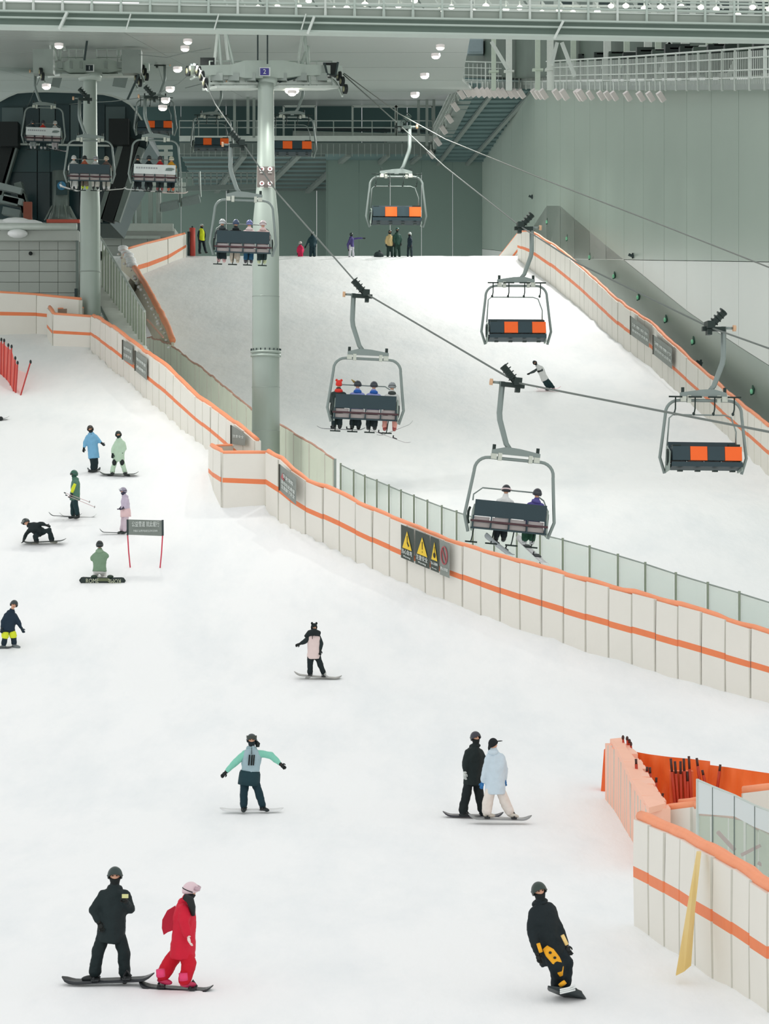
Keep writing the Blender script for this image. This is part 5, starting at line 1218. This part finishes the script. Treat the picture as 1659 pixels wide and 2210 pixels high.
def wing(t, W, g):
    f = g['fwd']; m = M(); a = [P3(378, 1955, D2+.05), P3(360, 1966, D2+.1), P3(350, 1985, D2+.1), P3(349, 2003, D2+.1), P3(353, 2018, D2+.08), P3(362, 2012, D2+.05), P3(373, 2008, D2), P3(380, 1990, D2)]
    m.prism(a, (0, .05, 0)); m.build('back_flap', mat('cloth_deepred', (178, 10, 44), .7, 0, .1, 5), t)
    m = M(); m.tube([P3(398, 1935, D2-.18), P3(410, 1942, D2-.22), P3(415, 1958, D2-.22), P3(417, 1976, D2-.2)], [.05, .07, .055, .03], 8); m.build('scarf', black, t, True)
    for u, v in ((346, 2100), (395, 2108)): 
        m = M(); m.tube([P3(u, v-8, D2-.22), P3(u+1, v+8, D2-.22)], .07, 8); m.build('shin_pad', mat('hot_pink', (232, 66, 116), .6), t, True)
person('person in a bright red suit with a pale pink helmet, bottom left', dict(hd=(411, 1922), nk=(404, 1942), sl=(398, 1956), sr=(400, 1956), el=(398, 1990), hl=(406, 2022), er=(404, 1988), hr=(411, 2018), pl=(394, 2040), pr=(396, 2040), kl=(407, 2080), kr=(366, 2078), al=(399, 2116), ar=(349, 2108), tl=(420, 2127), tr=(368, 2120)), 2133, 88, d=D2, dz=dict(hl=-.16, el=-.08), sc=.96,
       jc=(206, 18, 50), pc=(202, 12, 40), hc=(226, 200, 206), mask=(30, 34, 38), jlen=.2, bigpants=1.35, puff=1.2, gloves=(240, 222, 214), boots=(196, 50, 90), extra=wing, hood=(206, 18, 50), goggles=('up', (200, 170, 180)))
board('dark snowboard under the person in the red suit', (300, 2130), (460, 2140), D2+.15, D2-.1, feet=(.30, .72), bind=(190, 40, 80))
# --- near right boarder, black with yellow
D3 = gd(2150)
def yel(t, W, g):
    ym = mat('cloth_yellow', (250, 176, 30), .6, 0, .1, 8)
    m = M(); m.tube([P3(1176, 2045, D3-.27), P3(1186, 2056, D3-.31), P3(1199, 2072, D3-.29), P3(1207, 2090, D3-.27), P3(1211, 2106, D3-.24)], [.05, .085, .08, .08, .03], 10, flat=.5); m.build('yellow_panel', ym, t, True)
    m = M(); 
    for u, v in ((1187, 2056), (1197, 2067)): m.ell(P3(u, v, D3-.37), (.025, .015, .022), 8, 5)
    m.build('star_prints', black, t)
    M().tube([P3(1161, 2036, D3-.35), P3(1167, 2055, D3-.35)], .03, 8).build('cuff_stripe', ym, t, True); M().tube([P3(1213, 2018, D3-.22), P3(1223, 2039, D3-.22)], .03, 8).build('cuff_stripe', mat('cloth_pale_yellow', (250, 214, 140), .6), t, True)
    m = M(); m.tube([P3(1211, 2120, D3-.3), P3(1216, 2127, D3-.32)], .06, 8); m.build('boot_tongue', ym, t, True)
person('leaning person in black with a yellow leg panel, bottom right', dict(hd=(1163, 1923), nk=(1167, 1945), sl=(1151, 1960), sr=(1182, 1958), el=(1147, 2008), hl=(1160, 2060), er=(1203, 2000), hr=(1222, 2042), pl=(1177, 2044), pr=(1199, 2042), kl=(1200, 2084), kr=(1221, 2078), al=(1205, 2130), ar=(1217, 2126), tl=(1222, 2136), tr=(1236, 2131)), 2150, 28, 18, d=D3, sc=1.0, dz=dict(kl=-.15, kr=-.1, al=.05, ar=-.05, hl=-.1),
       jc=(16, 30, 34), pc=(12, 28, 34), hc=(52, 66, 60), jlen=.26, puff=1.12, bigpants=1.3, mask=(16, 26, 26), extra=yel, boots=(26, 36, 36), shw=.17)
board('dark snowboard seen end-on under the black and yellow boarder', (1203, 2150), (1244, 2144), D3-.05, D3-.35, w=1.4, tip=.05, col=(44, 54, 56), flat=(.25, -.4, .16), th=.02)
m = M()
for k in range(3): m.tube([P3(1208, 2144-4*k, D3-.5), P3(1226, 2140-4*k, D3-.52), P3(1241, 2136-5*k, D3-.5)], .014, 6)
tag(m.build('binding_set', mat('white_plastic', (226, 230, 228), .4), None), 'white bindings on the end-on snowboard at bottom right', 'binding')
# --- teal jacket
D4 = gd(1751)
def stripes(t, W, g):
    m = M()
    for u in (537, 542.5, 547): m.bar(P3(u+1.5, 1629, D4-.19), P3(u-.5, 1652, D4-.21), .02, .03)
    m.bar(P3(543, 1613, D4-.15), P3(543, 1628, D4-.18), .014, .02); m.build('chest_stripes', black, t)
    M().tube([P3(552, 1600, D4+.06), P3(556, 1606, D4+.06), P3(556, 1612, D4+.04)], [.04, .06, .04], 8).build('hair', black, t, True)
person('person in a mint and grey jacket with both arms stretched out', dict(hd=(543, 1597), nk=(543, 1613), sl=(528, 1622), sr=(560, 1622), el=(509, 1644), hl=(487, 1667), er=(585, 1631), hr=(606, 1650), pl=(529, 1680), pr=(547, 1680), kl=(526, 1711), kr=(559, 1710), al=(526, 1741), ar=(567, 1740), tl=(525, 1748), tr=(576, 1746)), 1751, 2, d=D4,
       jc=(158, 182, 190), sleeve=(132, 204, 182), pc=(14, 48, 58), hc=(60, 70, 72), low=(20, 56, 64), jlen=.14, mask=(20, 34, 40), puff=1.08, extra=stripes, goggles=('up', (60, 66, 60)), boots=(28, 38, 40), dz=dict(tl=-.2, tr=-.1), hood=(150, 176, 182))
board('almost white snowboard half sunk in snow under the mint-jacketed rider', (474, 1751), (612, 1751), D4, w=.26, col=(232, 234, 234), feet=(.38, .67), tip=.05)
# --- pink jacket
D5 = gd(1464)
def cape(t, W, g):
    m = M(); m.tube([P3(660, 1375, D5), P3(668, 1367, D5-.05), P3(678, 1364, D5-.1), P3(688, 1368, D5)], [.07, .10, .11, .09], 10); m.build('shoulder_yoke', mat('cloth_18_32_34', (18, 32, 34), .75), t, True)
    M().bar(P3(674, 1370, D5-.2), P3(674, 1379, D5-.2), .02, .02).build('zip', black, t)
person('person in a pale pink jacket with black sleeves and eared hat', dict(hd=(677.5, 1354), nk=(677, 1367), sl=(667, 1373), sr=(687, 1371), el=(657, 1385), hl=(646, 1390), er=(693, 1388), hr=(691, 1404), pl=(670, 1414), pr=(684, 1413), kl=(669, 1434), kr=(691, 1434), al=(669, 1454), ar=(699, 1454), tl=(667, 1460), tr=(702, 1460)), 1464, 12, 25, d=D5, sc=.93,
       jc=(226, 206, 202), sleeve=(24, 38, 40), pc=(16, 30, 34), hc=(18, 30, 30), hat='ears', jlen=.12, puff=1.02, extra=cape, hood=(22, 34, 36), boots=(180, 182, 178), mask=(20, 30, 30), vox=.03)
board('thin grey snowboard under the person in the pale pink jacket', (634, 1460), (737, 1469), D5, col=(160, 160, 156), feet=(.34, .62))
# --- pair in the middle right
D6 = gd(1763)
person('person in black with a dark helmet, face turned to the companion in pale blue', dict(hd=(1026, 1592), nk=(1027, 1608), sl=(1010, 1619), sr=(1036, 1619), el=(1004, 1645), hl=(1003, 1668), er=(1042, 1638), hr=(1036, 1646), pl=(1013, 1682), pr=(1029, 1682), kl=(1006, 1716), kr=(1035, 1720), al=(998, 1752), ar=(1041, 1750), tl=(1011, 1757), tr=(1050, 1754)), 1763, 35, 30, d=D6,
       jc=(18, 32, 32), pc=(14, 26, 28), hc=(56, 56, 66), jlen=.12, puff=1.12, bigpants=1.2, mask=(18, 26, 26), gloves=(206, 212, 208), boots=(34, 42, 44))
board('dark snowboard under the black-clad half of the middle pair', (955, 1762), (1086, 1764), D6+.05, col=(58, 58, 66), feet=(.38, .72))
D7 = gd(1769)
def hair2(t, W, g): M().tube([P3(1060, 1608, D7+.05), P3(1060, 1616, D7+.08), P3(1057, 1625, D7)], [.07, .08, .03], 8).build('hair', black, t, True)
person('person in a pale blue jacket, cream trousers and black cap, back turned', dict(hd=(1064, 1605), nk=(1065, 1620), sl=(1054, 1630), sr=(1082, 1630), el=(1048, 1662), hl=(1041, 1690), er=(1088, 1660), hr=(1089, 1684), pl=(1060, 1698), pr=(1077, 1698), kl=(1053, 1726), kr=(1088, 1728), al=(1050, 1753), ar=(1101, 1753), tl=(1060, 1759), tr=(1108, 1758)), 1766, 160, 110, d=D7-.5, sc=.97,
       jc=(198, 214, 224), pc=(226, 218, 210), hc=(18, 24, 28), hat='cap', jlen=.16, puff=1.15, bigpants=1.35, gloves=(44, 116, 176), boots=(204, 198, 186), mask=None, extra=hair2)
board('pale snowboard with dark ends under the person in the pale blue jacket', (1010, 1768), (1147, 1771), D7-.5, col=(150, 152, 152), feet=(.3, .72))
# --- upper left group
D8 = gd(1019)
person('person in a light blue jacket standing beside the mint-clad boarder, upper left', dict(hd=(195, 926), nk=(197, 935), sl=(188, 940), sr=(206, 939), el=(183, 957), hl=(181, 968), er=(212, 950), hr=(220, 957), pl=(197, 978), pr=(206, 978), kl=(199, 996), kr=(207, 996), al=(200, 1012), ar=(206, 1012), tl=(196, 1014), tr=(203, 1015)), 1019, 20, -10, d=D8,
       jc=(116, 172, 206), pc=(20, 40, 44), hc=(52, 50, 46), jlen=.2, vox=.032, gloves=(24, 34, 36), mask=(22, 30, 34), legslim=.95, extra=None)
board('small snowboard pointing at the camera under the light blue jacketed person', (189, 1018), (216, 1017), D8-.1, D8+.2, w=.27, col=(60, 66, 68))
D9 = gd(1026)
def knee(t, W, g):
    for a in 'lr': M().ell(W['k'+a]+V((0, -.06, .03)), (.085, .07, .12), 10, 6).build('knee_pad', black, t, True)
person('person in a pale mint suit with black knee pads on a snowboard, upper left', dict(hd=(255.5, 938), nk=(257, 948), sl=(250, 954), sr=(266, 953), el=(244, 969), hl=(243, 981), er=(270, 967), hr=(263, 979), pl=(251, 984), pr=(262, 984), kl=(247, 1000), kr=(264, 1000), al=(242, 1020), ar=(270, 1020), tl=(240, 1023), tr=(272, 1023)), 1026, 5, d=D9,
       jc=(182, 208, 184), pc=(184, 210, 184), hc=(28, 48, 46), jlen=.2, vox=.032, mask=(24, 44, 42), extra=knee, gloves=(24, 40, 36))
board('dark green snowboard under the mint-clad person', (215, 1026.5), (299, 1026.5), D9, col=(60, 70, 64), feet=(.33, .66))
D10 = gd(1118)
def arm(t, W, g): M().tube([P3(162, 1044, D10-.3), P3(157, 1056, D10-.3), P3(155, 1063, D10-.3)], [.05, .065, .05], 8).build('sleeve_patch', mat('acid_yellow', (216, 226, 44), .6), t, True)
person('person in green jacket with a yellow sleeve holding ski poles, upper left', dict(hd=(160, 1023), nk=(161, 1032), sl=(163, 1038), sr=(163, 1038), el=(158, 1056), hl=(153, 1066), er=(160, 1056), hr=(155, 1067), pl=(161, 1074), pr=(162, 1074), kl=(157, 1092), kr=(163, 1092), al=(158, 1112), ar=(168, 1112), tl=(151, 1115), tr=(160, 1115)), 1118, -85, d=D10,
       jc=(82, 122, 104), pc=(22, 52, 56), hc=(48, 96, 80), jlen=.1, vox=.032, mask=(44, 82, 70), extra=arm, goggles=('eyes', (40, 50, 50)), puff=1.05)
for i, (a, b, z) in enumerate(((( 105, 1116), (176, 1119), -.2), ((128, 1117), (208, 1120), .15))):
    board(['left ski under the green-jacketed skier', 'right ski under the green-jacketed skier, mostly pale'][i], a, b, D10+z, w=.09, col=[(60, 66, 66), (200, 202, 200)][i], name='ski', cat='ski', tip=.12)
for i, (a, b) in enumerate((((138, 1063), (195, 1084)), ((141, 1068), (206, 1095)))):
    e = empty('ski_pole', P3(*b, D10-.3), ['upper thin ski pole trailing behind the green-jacketed skier', 'lower thin ski pole trailing behind the green-jacketed skier'][i], 'ski pole')
    M().tube([P3(*a, D10-.3), P3(*b, D10-.3)], .011, 6).build('shaft', mat('pole_pink', (200, 170, 172), .5), e); M().tube([P3(b[0]-2.5, b[1]-1, D10-.3), P3(b[0]-1.8, b[1]-.8, D10-.3)], .05, 10).build('basket', mid_steel, e); M().tube([P3(*a, D10-.3), P3(a[0]+4, a[1]+1.6, D10-.3)], .022, 6).build('handle', dark_steel, e)
D11 = gd(1173)
def tb(t, W, g): pass
person('person in black crouching low with one hand down on the board, far left', dict(hd=(56, 1127), nk=(63, 1133), sl=(66, 1139), sr=(73, 1130), el=(57, 1152), hl=(51, 1166), er=(90, 1130), hr=(101, 1134), pl=(84, 1150), pr=(90, 1149), kl=(76, 1158), kr=(106, 1145), al=(79, 1167), ar=(112, 1165), tl=(73, 1170), tr=(118, 1168)), 1176, -35, -60, d=D11,
       jc=(20, 34, 36), pc=(16, 34, 36), hc=(46, 58, 58), jlen=.06, vox=.03, mask=None, gloves=(40, 46, 46), boots=(150, 150, 140), dz=dict(kl=-.35, kr=-.2, sl=-.15, hl=-.2), goggles=('up', (120, 124, 120)), bigpants=1.1)
board('dark snowboard under the crouching person at far left', (49, 1175), (143, 1170), D11-.05, col=(56, 64, 60), feet=(.32, .66), tip=.07)
D12 = gd(1152)
person('small person in lilac and pink ski wear behind the banner gate', dict(hd=(266, 1060), nk=(268, 1070), sl=(267, 1076), sr=(272, 1076), el=(266, 1091), hl=(261, 1095), er=(273, 1091), hr=(266, 1096), pl=(269, 1108), pr=(273, 1108), kl=(266, 1126), kr=(271, 1126), al=(263, 1145), ar=(269, 1145), tl=(257, 1148), tr=(263, 1149)), 1152, -65, d=D12, sc=.95,
       jc=(196, 184, 202), pc=(202, 186, 196), hc=(150, 144, 162), jlen=.12, vox=.03, mask=(60, 60, 80), low=(228, 196, 198), gloves=(70, 66, 84), goggles=('up', (190, 190, 200)), boots=(40, 50, 46))
board('dark ski under the small lilac-clad person', (215, 1152), (277, 1154), D12-.1, w=.09, col=(60, 72, 66), name='ski', cat='ski', tip=.12)
D13 = gd(1256)
person('person in a sage green jacket kneeling behind an upright snowboard', dict(hd=(215, 1176), nk=(215, 1187), sl=(206, 1194), sr=(225, 1193), el=(199, 1206), hl=(205, 1199), er=(230, 1200), hr=(224, 1196), pl=(208, 1232), pr=(222, 1232), kl=(206, 1244), kr=(224, 1244), al=(204, 1250), ar=(226, 1250)), 1256, 180, d=D13+.25, sc=1.0, dz=dict(hl=.3, hr=.3, kl=.35, kr=.35, al=-.1, ar=-.1),
       jc=(120, 148, 122), pc=(222, 222, 218), hc=(34, 42, 42), jlen=.02, vox=.026, mask=None, hood=(134, 160, 134), puff=1.1, boots=(36, 52, 44), goggles=None)
sb = board('black snowboard standing on edge with pale ROME lettering behind the seated person', (171, 1252.5), (271, 1253.5), D13-.05, w=.24, col=(34, 48, 44), flat=(0, .06, 1), tip=.0)
text_mesh('ROME', .2, mat('board_print', (186, 192, 166), .5), sb, P3(199, 1254, D13-.12), (1, 0, 0), (0, 0, 1), 'lettering', .004, .42)
text_mesh('ROME', .2, mat('board_print', (186, 192, 166), .5), sb, P3(247, 1254, D13-.12), (-1, 0, 0), (0, 0, -1), 'lettering', .004, .42)
m = M(); m.box(P3(223, 1251, D13-.1), (.4, .02, .1)); m.build('printed_patch', mat('olive_print', (96, 106, 76), .5), sb)
for u in (203, 238): M().ell(P3(u, 1244.5, D13), (.11, .1, .06), 10, 6).build('binding', mat('binding_dk', (36, 56, 44), .5), sb, True)
D14 = gd(1397)
def yk(t, W, g):
    ym = mat('acid_yellow', (216, 226, 44), .6)
    for a in 'lr':
        m = M(); m.tube([W['p'+a].lerp(W['k'+a], .45), W['k'+a], W['k'+a].lerp(W['a'+a], .15)], [.12, .118, .105], 10); fuse(m.build('yellow_panel', ym, t, True), .03, .02)
person('person in dark navy with acid yellow patched trousers bending forward at the left edge', dict(hd=(30, 1305), nk=(25, 1319), sl=(13, 1326), sr=(33, 1325), el=(6, 1342), hl=(4, 1356), er=(39, 1342), hr=(47, 1357), pl=(11, 1355), pr=(24, 1355), kl=(11, 1375), kr=(29, 1374), al=(8, 1391), ar=(31, 1390), tl=(4, 1396), tr=(38, 1395)), 1399, 25, 20, d=D14,
       jc=(18, 42, 60), pc=(20, 40, 52), hc=(52, 60, 62), jlen=.08, vox=.028, mask=None, extra=yk, boots=(110, 118, 118), gloves=(24, 44, 56))
board('thin dark snowboard under the navy person at the left edge', (-24, 1400), (26, 1401), D14, col=(70, 78, 80), tip=.03)
board('tip of a grey snowboard poking in at the far left edge', (-60, 906), (20, 906), gd(907), col=(150, 152, 150)); o = M().ell(P3(2, 903.5, gd(907)-.1), (.09, .14, .09), 10, 6).build('boot', black, None, True); tag(o, 'black boot on the snowboard cut by the far left edge', 'boot')
# --- rider on the upper run
D15 = gd(843, QR)
person('leaning rider in a white jacket and dark trousers on the upper run', dict(hd=(1154, 783), nk=(1159, 789), sl=(1160, 794), sr=(1167, 791), el=(1151, 802), hl=(1142, 806), er=(1170, 800), hr=(1164, 801), pl=(1172, 819), pr=(1179, 818), kl=(1178, 829), kr=(1186, 827), al=(1184, 838), ar=(1194, 837), tl=(1178, 840), tr=(1189, 840)), 843, -20, d=D15, sc=.9, prof=QR,
       jc=(222, 224, 222), pc=(26, 56, 58), hc=(40, 44, 46), jlen=.08, vox=.035, sleeve=(70, 80, 80), bigpants=1.2, gloves=(24, 30, 30))
board('pink-nosed pale snowboard under the leaning white-jacketed rider', (1157, 843), (1210, 840), D15-.1, col=(226, 180, 186))
# --- people standing on the crest
def stand(label, u, vh, vf, d, yaw, sc=1.0, lean=0, J=None, **kw):
    k = (vf-vh)/8.0*1.0; j = dict(hd=(u+lean, vh+.5*k), nk=(u+lean*.8, vh+1.3*k), pl=(u-.42*k, vh+4.1*k), pr=(u+.42*k, vh+4.1*k), kl=(u-.5*k, vh+5.9*k), kr=(u+.5*k, vh+5.9*k), al=(u-.6*k, vf-.35*k), ar=(u+.6*k, vf-.35*k))
    ws = abs(math.cos(R_(yaw)))*.8*k+.12*k
    j.update(sl=(u+lean*.6-ws, vh+1.75*k), sr=(u+lean*.6+ws, vh+1.75*k), el=(u-ws*1.25, vh+3.0*k), er=(u+ws*1.25, vh+3.0*k), hl=(u-ws*1.15, vh+4.1*k), hr=(u+ws*1.15, vh+4.1*k))
    if J: j.update(J)
    kw.setdefault('vox', .04)
    return person(label, j, vf, yaw, d=d, sc=sc, **kw)
dc = 155.6
stand('person in an acid yellow vest beside the red padded post at the crest', 435, 484, 547, dc, 40, 1.05, jc=(214, 226, 30), sleeve=(30, 50, 50), pc=(20, 34, 44), hc=(196, 204, 200), J=dict(ar=(444, 543), kr=(441, 532)))
stand('person in bright pink sitting on the crest', 648, 522, 570, dc+.3, 150, .9, jc=(228, 44, 96), pc=(220, 44, 96), hc=(214, 204, 200))
stand('tall person in dark teal bending beside the pink figure on the crest', 674, 500, 556, dc, 175, 1.05, jc=(26, 58, 66), pc=(24, 52, 60), hc=(70, 84, 78), J=dict(hl=(660, 531), el=(664, 522)))
stand('person in a purple jacket pointing to the right on the crest', 758, 503, 556, dc, 120, .95, jc=(78, 70, 128), pc=(206, 206, 214), hc=(46, 60, 60), J=dict(hr=(784, 514), er=(773, 514), hl=(752, 539), el=(750, 528)))
stand('person in a tan jacket, left of three standing close at the crest', 841, 497, 558, dc, 15, 1.0, jc=(202, 178, 128), pc=(30, 52, 48), hc=(64, 72, 66))
stand('tall person in dark green between the tan and navy figures at the crest', 857, 492, 557, dc+.1, 30, 1.08, jc=(32, 68, 58), pc=(36, 62, 54), hc=(60, 100, 94))
stand('slim person in navy, right of three at the crest', 884, 502, 556, dc, -70, .95, jc=(24, 44, 58), pc=(34, 50, 56), hc=(186, 196, 192))
o = M(); o.ell(P3(817, 552, dc), (.34, .3, .3), 12, 8); o.ell(P3(819, 546, dc), (.12, .12, .2), 8, 6); tag(o.build('backpack', mat('pack_dark', (44, 58, 60), .7), None, True), 'dark pack lying on the crest left of the three standing people', 'backpack')
e = empty('padded_post', P3(415, 548, 156.2), 'red padded post at the end of the top left fence', 'post')
M().tube([P3(415, 552, 156.2), P3(415, 492, 156.2)], .2, 12).build('pad', mat('post_red', (206, 84, 74), .6), e, True); M().tube([P3(407, 552, 156), P3(407, 500, 156)], .09, 10).build('dark_edge', dark_steel, e, True); M().tube([P3(415, 492, 156.2), P3(415, 488, 156.2)], .06, 10).build('post_tip', dark_steel, e)
finalize()

# ================================================================== RIDERS ON THE CHAIRS
def seated(label, ck_, x, jc, pc, hc, lean=0, hat='helmet', boots=(50, 56, 56), hood=None, hy=0, leg=0, sc=.98, mask=None, spread=.1, zoff=0, **kw):
    """built in the chair's own frame, then set into the chair"""
    X = CXF+x; zs = -3.5+zoff
    W = dict(pl=V((X-.09, .22, zs)), pr=V((X+.09, .22, zs)), sl=V((X-.18+lean, .17, zs+.47)), sr=V((X+.18+lean, .17, zs+.47)), nk=V((X+lean, .18, zs+.56)), hd=V((X+lean*1.3, .22, zs+.735)),
             el=V((X-.22, .3, zs+.22)), er=V((X+.22, .3, zs+.22)), hl=V((X-.14, .5, zs+.22)), hr=V((X+.14, .5, zs+.22)),
             kl=V((X-spread, .62, zs-.02)), kr=V((X+spread, .62, zs-.02)), al=V((X-spread+leg, .66, zs-.50)), ar=V((X+spread+leg, .66, zs-.50)), tl=V((X-spread+leg, .9, zs-.56)), tr=V((X+spread+leg, .9, zs-.56)))
    t = figure(label, W, (0, 1, 0), (math.sin(R_(hy)), math.cos(R_(hy)), 0), jc, pc, hc, sc=sc, hat=hat, boots=boots, hood=hood, mask=mask, face=False, vox=kw.pop('vox', .035), root_loc=V((0, 0, 0)), group='riders seated on the lift chairs', **kw)
    t.matrix_world = chairs[ck_].matrix_world.copy(); return t
def cboard(label, ck_, x, y, z, yaw, L=1.5, w=.26, col=(60, 66, 70), name='snowboard', cat='snowboard', pitch=0, feet=True):
    t = empty(name, (0, 0, 0), label, cat); m = M(); R = []; n = 20
    for i in range(n+1):
        s = i/n; e = min(s, 1-s)*L; hw = w/2*math.sqrt(max(.02, 1-(1-min(1, e/(w*.55)))**2)); zz = .08*max(0, 1-e/(.16*L))**2; X0 = (s-.5)*L
        R.append([V((X0, -hw, zz)), V((X0, hw, zz)), V((X0, hw, zz+.016)), V((X0, -hw, zz+.016))])
    m.rings(R); m.build('deck', mat('%s_%d_%d_%d' % ((name,)+tuple(col)), col, .3, 0, .2, 2), t, True)
    if name == 'snowboard' and feet:
        for s in (-.27, .27): q = M(); q.box((s*L*.6, 0, .03), (.12, .24, .03)); q.tube([(s*L*.6-.05, -.1, .03), (s*L*.6-.06, -.11, .1)], .02, 6); q.build('binding', mat('binding', (40, 44, 46), .5), t)
    t.matrix_world = chairs[ck_].matrix_world @ Matrix.Translation((CXF+x, y, z)) @ Matrix.Rotation(R_(yaw), 4, 'Z') @ Matrix.Rotation(R_(pitch), 4, 'Y') @ Matrix.Identity(4)
    return t
WH = (226, 228, 226)
def strp(t, W, g): M().tube([g['head']+g['hff']*math.cos(q)*-.141+g['hs']*math.sin(q)*.124+g['hu']*.01 for q in np.linspace(-1.5, 1.5, 10)], .02, 6).build('goggle_band', mat('band_pink', (226, 206, 206), .5), t, True)
seated('rider in white with black and white helmet on the nearest chair', 'up1', -.13, WH, (24, 34, 38), (40, 44, 50), extra=strp, vox=.026, hood=False)
seated('rider in purple hooded jacket on the nearest chair, head tilted right', 'up1', .62, (84, 78, 146), (30, 74, 54), (50, 52, 60), lean=.05, hood=(88, 82, 150), vox=.026, zoff=-.02, boots=(190, 194, 194))
cboard('black-edged pale snowboard hanging under the white-clad rider of the nearest chair', 'up1', -.12, .75, -4.25, 40, 1.2, col=(150, 158, 160), pitch=24)
cboard('white snowboard hanging under the purple-clad rider of the nearest chair', 'up1', .75, .8, -4.3, -50, 1.35, col=(222, 222, 222), pitch=30)
seated('rider in a red eared hood on the second occupied chair', 'up2', -.84, (40, 56, 54), (26, 44, 46), (222, 58, 48), hat='ears', hood=(222, 58, 48), vox=.03)
seated('rider with blue hood and horned helmet on the second occupied chair', 'up2', -.26, (142, 152, 206), (26, 40, 44), (40, 48, 54), hood=(34, 92, 176), vox=.03, extra=lambda t, W, g: M().tube([g['head']+g['hs']*-.1*0+V((-.1, 0, .08)), g['head']+V((-.2, 0, .16))], [.04, .012], 8).build('helmet_horn', mat('horn', (150, 128, 70), .5), t, True))
seated('rider with dark helmet and blue hood on the second occupied chair', 'up2', .24, (148, 156, 208), (24, 38, 40), (52, 58, 66), hood=(34, 92, 176), vox=.03)
seated('rider in white and black with salmon trousers on the second occupied chair', 'up2', .80, (214, 216, 212), (226, 160, 146), (140, 146, 148), hood=(60, 66, 64), vox=.03, spread=.15, boots=(176, 90, 84))
cboard('grey snowboard tip sticking out left under the second occupied chair', 'up2', -.7, .72, -4.14, -8, 1.5, col=(120, 124, 126))
cboard('pale snowboard slanting down right under the second occupied chair', 'up2', .75, .85, -4.28, -10, 1.5, col=(190, 188, 188), pitch=18)
cboard('thin light ski rising to the right under the second occupied chair', 'up2', 1.0, .75, -4.08, 0, 1.2, w=.09, col=(178, 182, 180), name='ski', cat='ski', pitch=-24)
c3 = [((50, 60, 62), (24, 40, 44), (190, 196, 196), 'rider in dark jacket with striped pale helmet'), ((18, 30, 32), (196, 186, 170), (60, 80, 110), 'rider in black with a blue-topped helmet'), ((226, 206, 204), (36, 88, 118), (120, 130, 180), 'rider in pale pink with a lilac helmet'), ((216, 188, 184), (40, 60, 60), (210, 196, 196), 'rider in rose with a pale helmet')]
for i, (a, b, c, l) in enumerate(c3): seated(l+', chair crossing the middle tower', 'up3', -.75+.48*i, a, b, c, vox=.035, boots=[(200, 160, 160), (190, 180, 160), (70, 70, 76), (190, 200, 160)][i])
c4 = [((22, 34, 36), (18, 30, 34), (26, 38, 40), 'rider in black, leftmost'), ((30, 44, 46), (22, 34, 36), (34, 46, 50), 'rider in black with white back print, second'), ((184, 38, 40), (40, 54, 54), (60, 56, 60), 'rider in red'), ((226, 160, 34), (28, 44, 48), (210, 210, 190), 'rider in amber yellow')]
for i, (a, b, c, l) in enumerate(c4): seated(l+', white-backed chair left of the middle tower', 'up4', -.78+.5*i, a, b, c, vox=.04, boots=[(40, 46, 48), (40, 46, 48), (150, 90, 90), (216, 118, 86)][i])
for i, (x, yw, c) in enumerate(((-.75, 6, (214, 220, 218)), (.0, 0, (196, 200, 198)), (.85, -6, (222, 206, 198)))): cboard(['white snowboard under the leftmost rider of the white-backed chair', 'pale snowboard under the middle riders of the white-backed chair', 'pinkish snowboard under the amber rider of the white-backed chair'][i], 'up4', x, .8, -4.12-.04*i, yw, 1.3, col=c)
c5 = [((214, 216, 212), (200, 204, 200), (222, 224, 222), 'rider with a white helmet, leftmost'), ((190, 104, 76), (120, 110, 96), (24, 30, 34), 'rider in rust with a black helmet'), ((216, 218, 218), (200, 200, 190), (170, 172, 176), 'rider in white with a grey helmet'), ((112, 92, 84), (190, 190, 180), (206, 196, 176), 'rider in brown with a cream helmet')]
for i, (a, b, c, l) in enumerate(c5): seated(l+' on the chair before the left tower', 'up5', -.75+.5*i, a, b, c, vox=.04, boots=[(220, 220, 218), (200, 220, 60), (60, 66, 64), (220, 220, 218)][i])
for i, (x, yw, c, L) in enumerate(((-.95, 30, (216, 220, 218), 1.1), (.95, 10, (206, 210, 204), 1.5))): cboard(['white snowboard hanging left under the chair before the left tower', 'pale snowboard tip pointing right under the chair before the left tower'][i], 'up5', x, .8, -4.12, yw, L, col=c, pitch=(10, -8)[i])
c6 = [((206, 58, 46), (40, 60, 62), (60, 58, 66), -.05, 'rider in red, centre'), ((206, 210, 208), (190, 186, 186), (206, 208, 204), .6, 'rider in white, right'), ((44, 64, 68), (150, 160, 158), (48, 66, 70), -.6, 'rider in dark teal, left')]
for a, b, c, x, l in c6: seated(l+' on the white-backed chair by the station roof', 'up6', x, a, b, c, vox=.04, boots=(200, 200, 200))
cboard('pale snowboard hanging under the white-backed chair by the station roof', 'up6', .7, .8, -4.12, -20, 1.3, col=(200, 190, 190), pitch=12)
finalize()
# nothing below the snow: rest of the script only trims unused data
for o in list(bpy.data.objects):
    if o.type == 'EMPTY' and not o.children and o.parent is None: bpy.data.objects.remove(o)
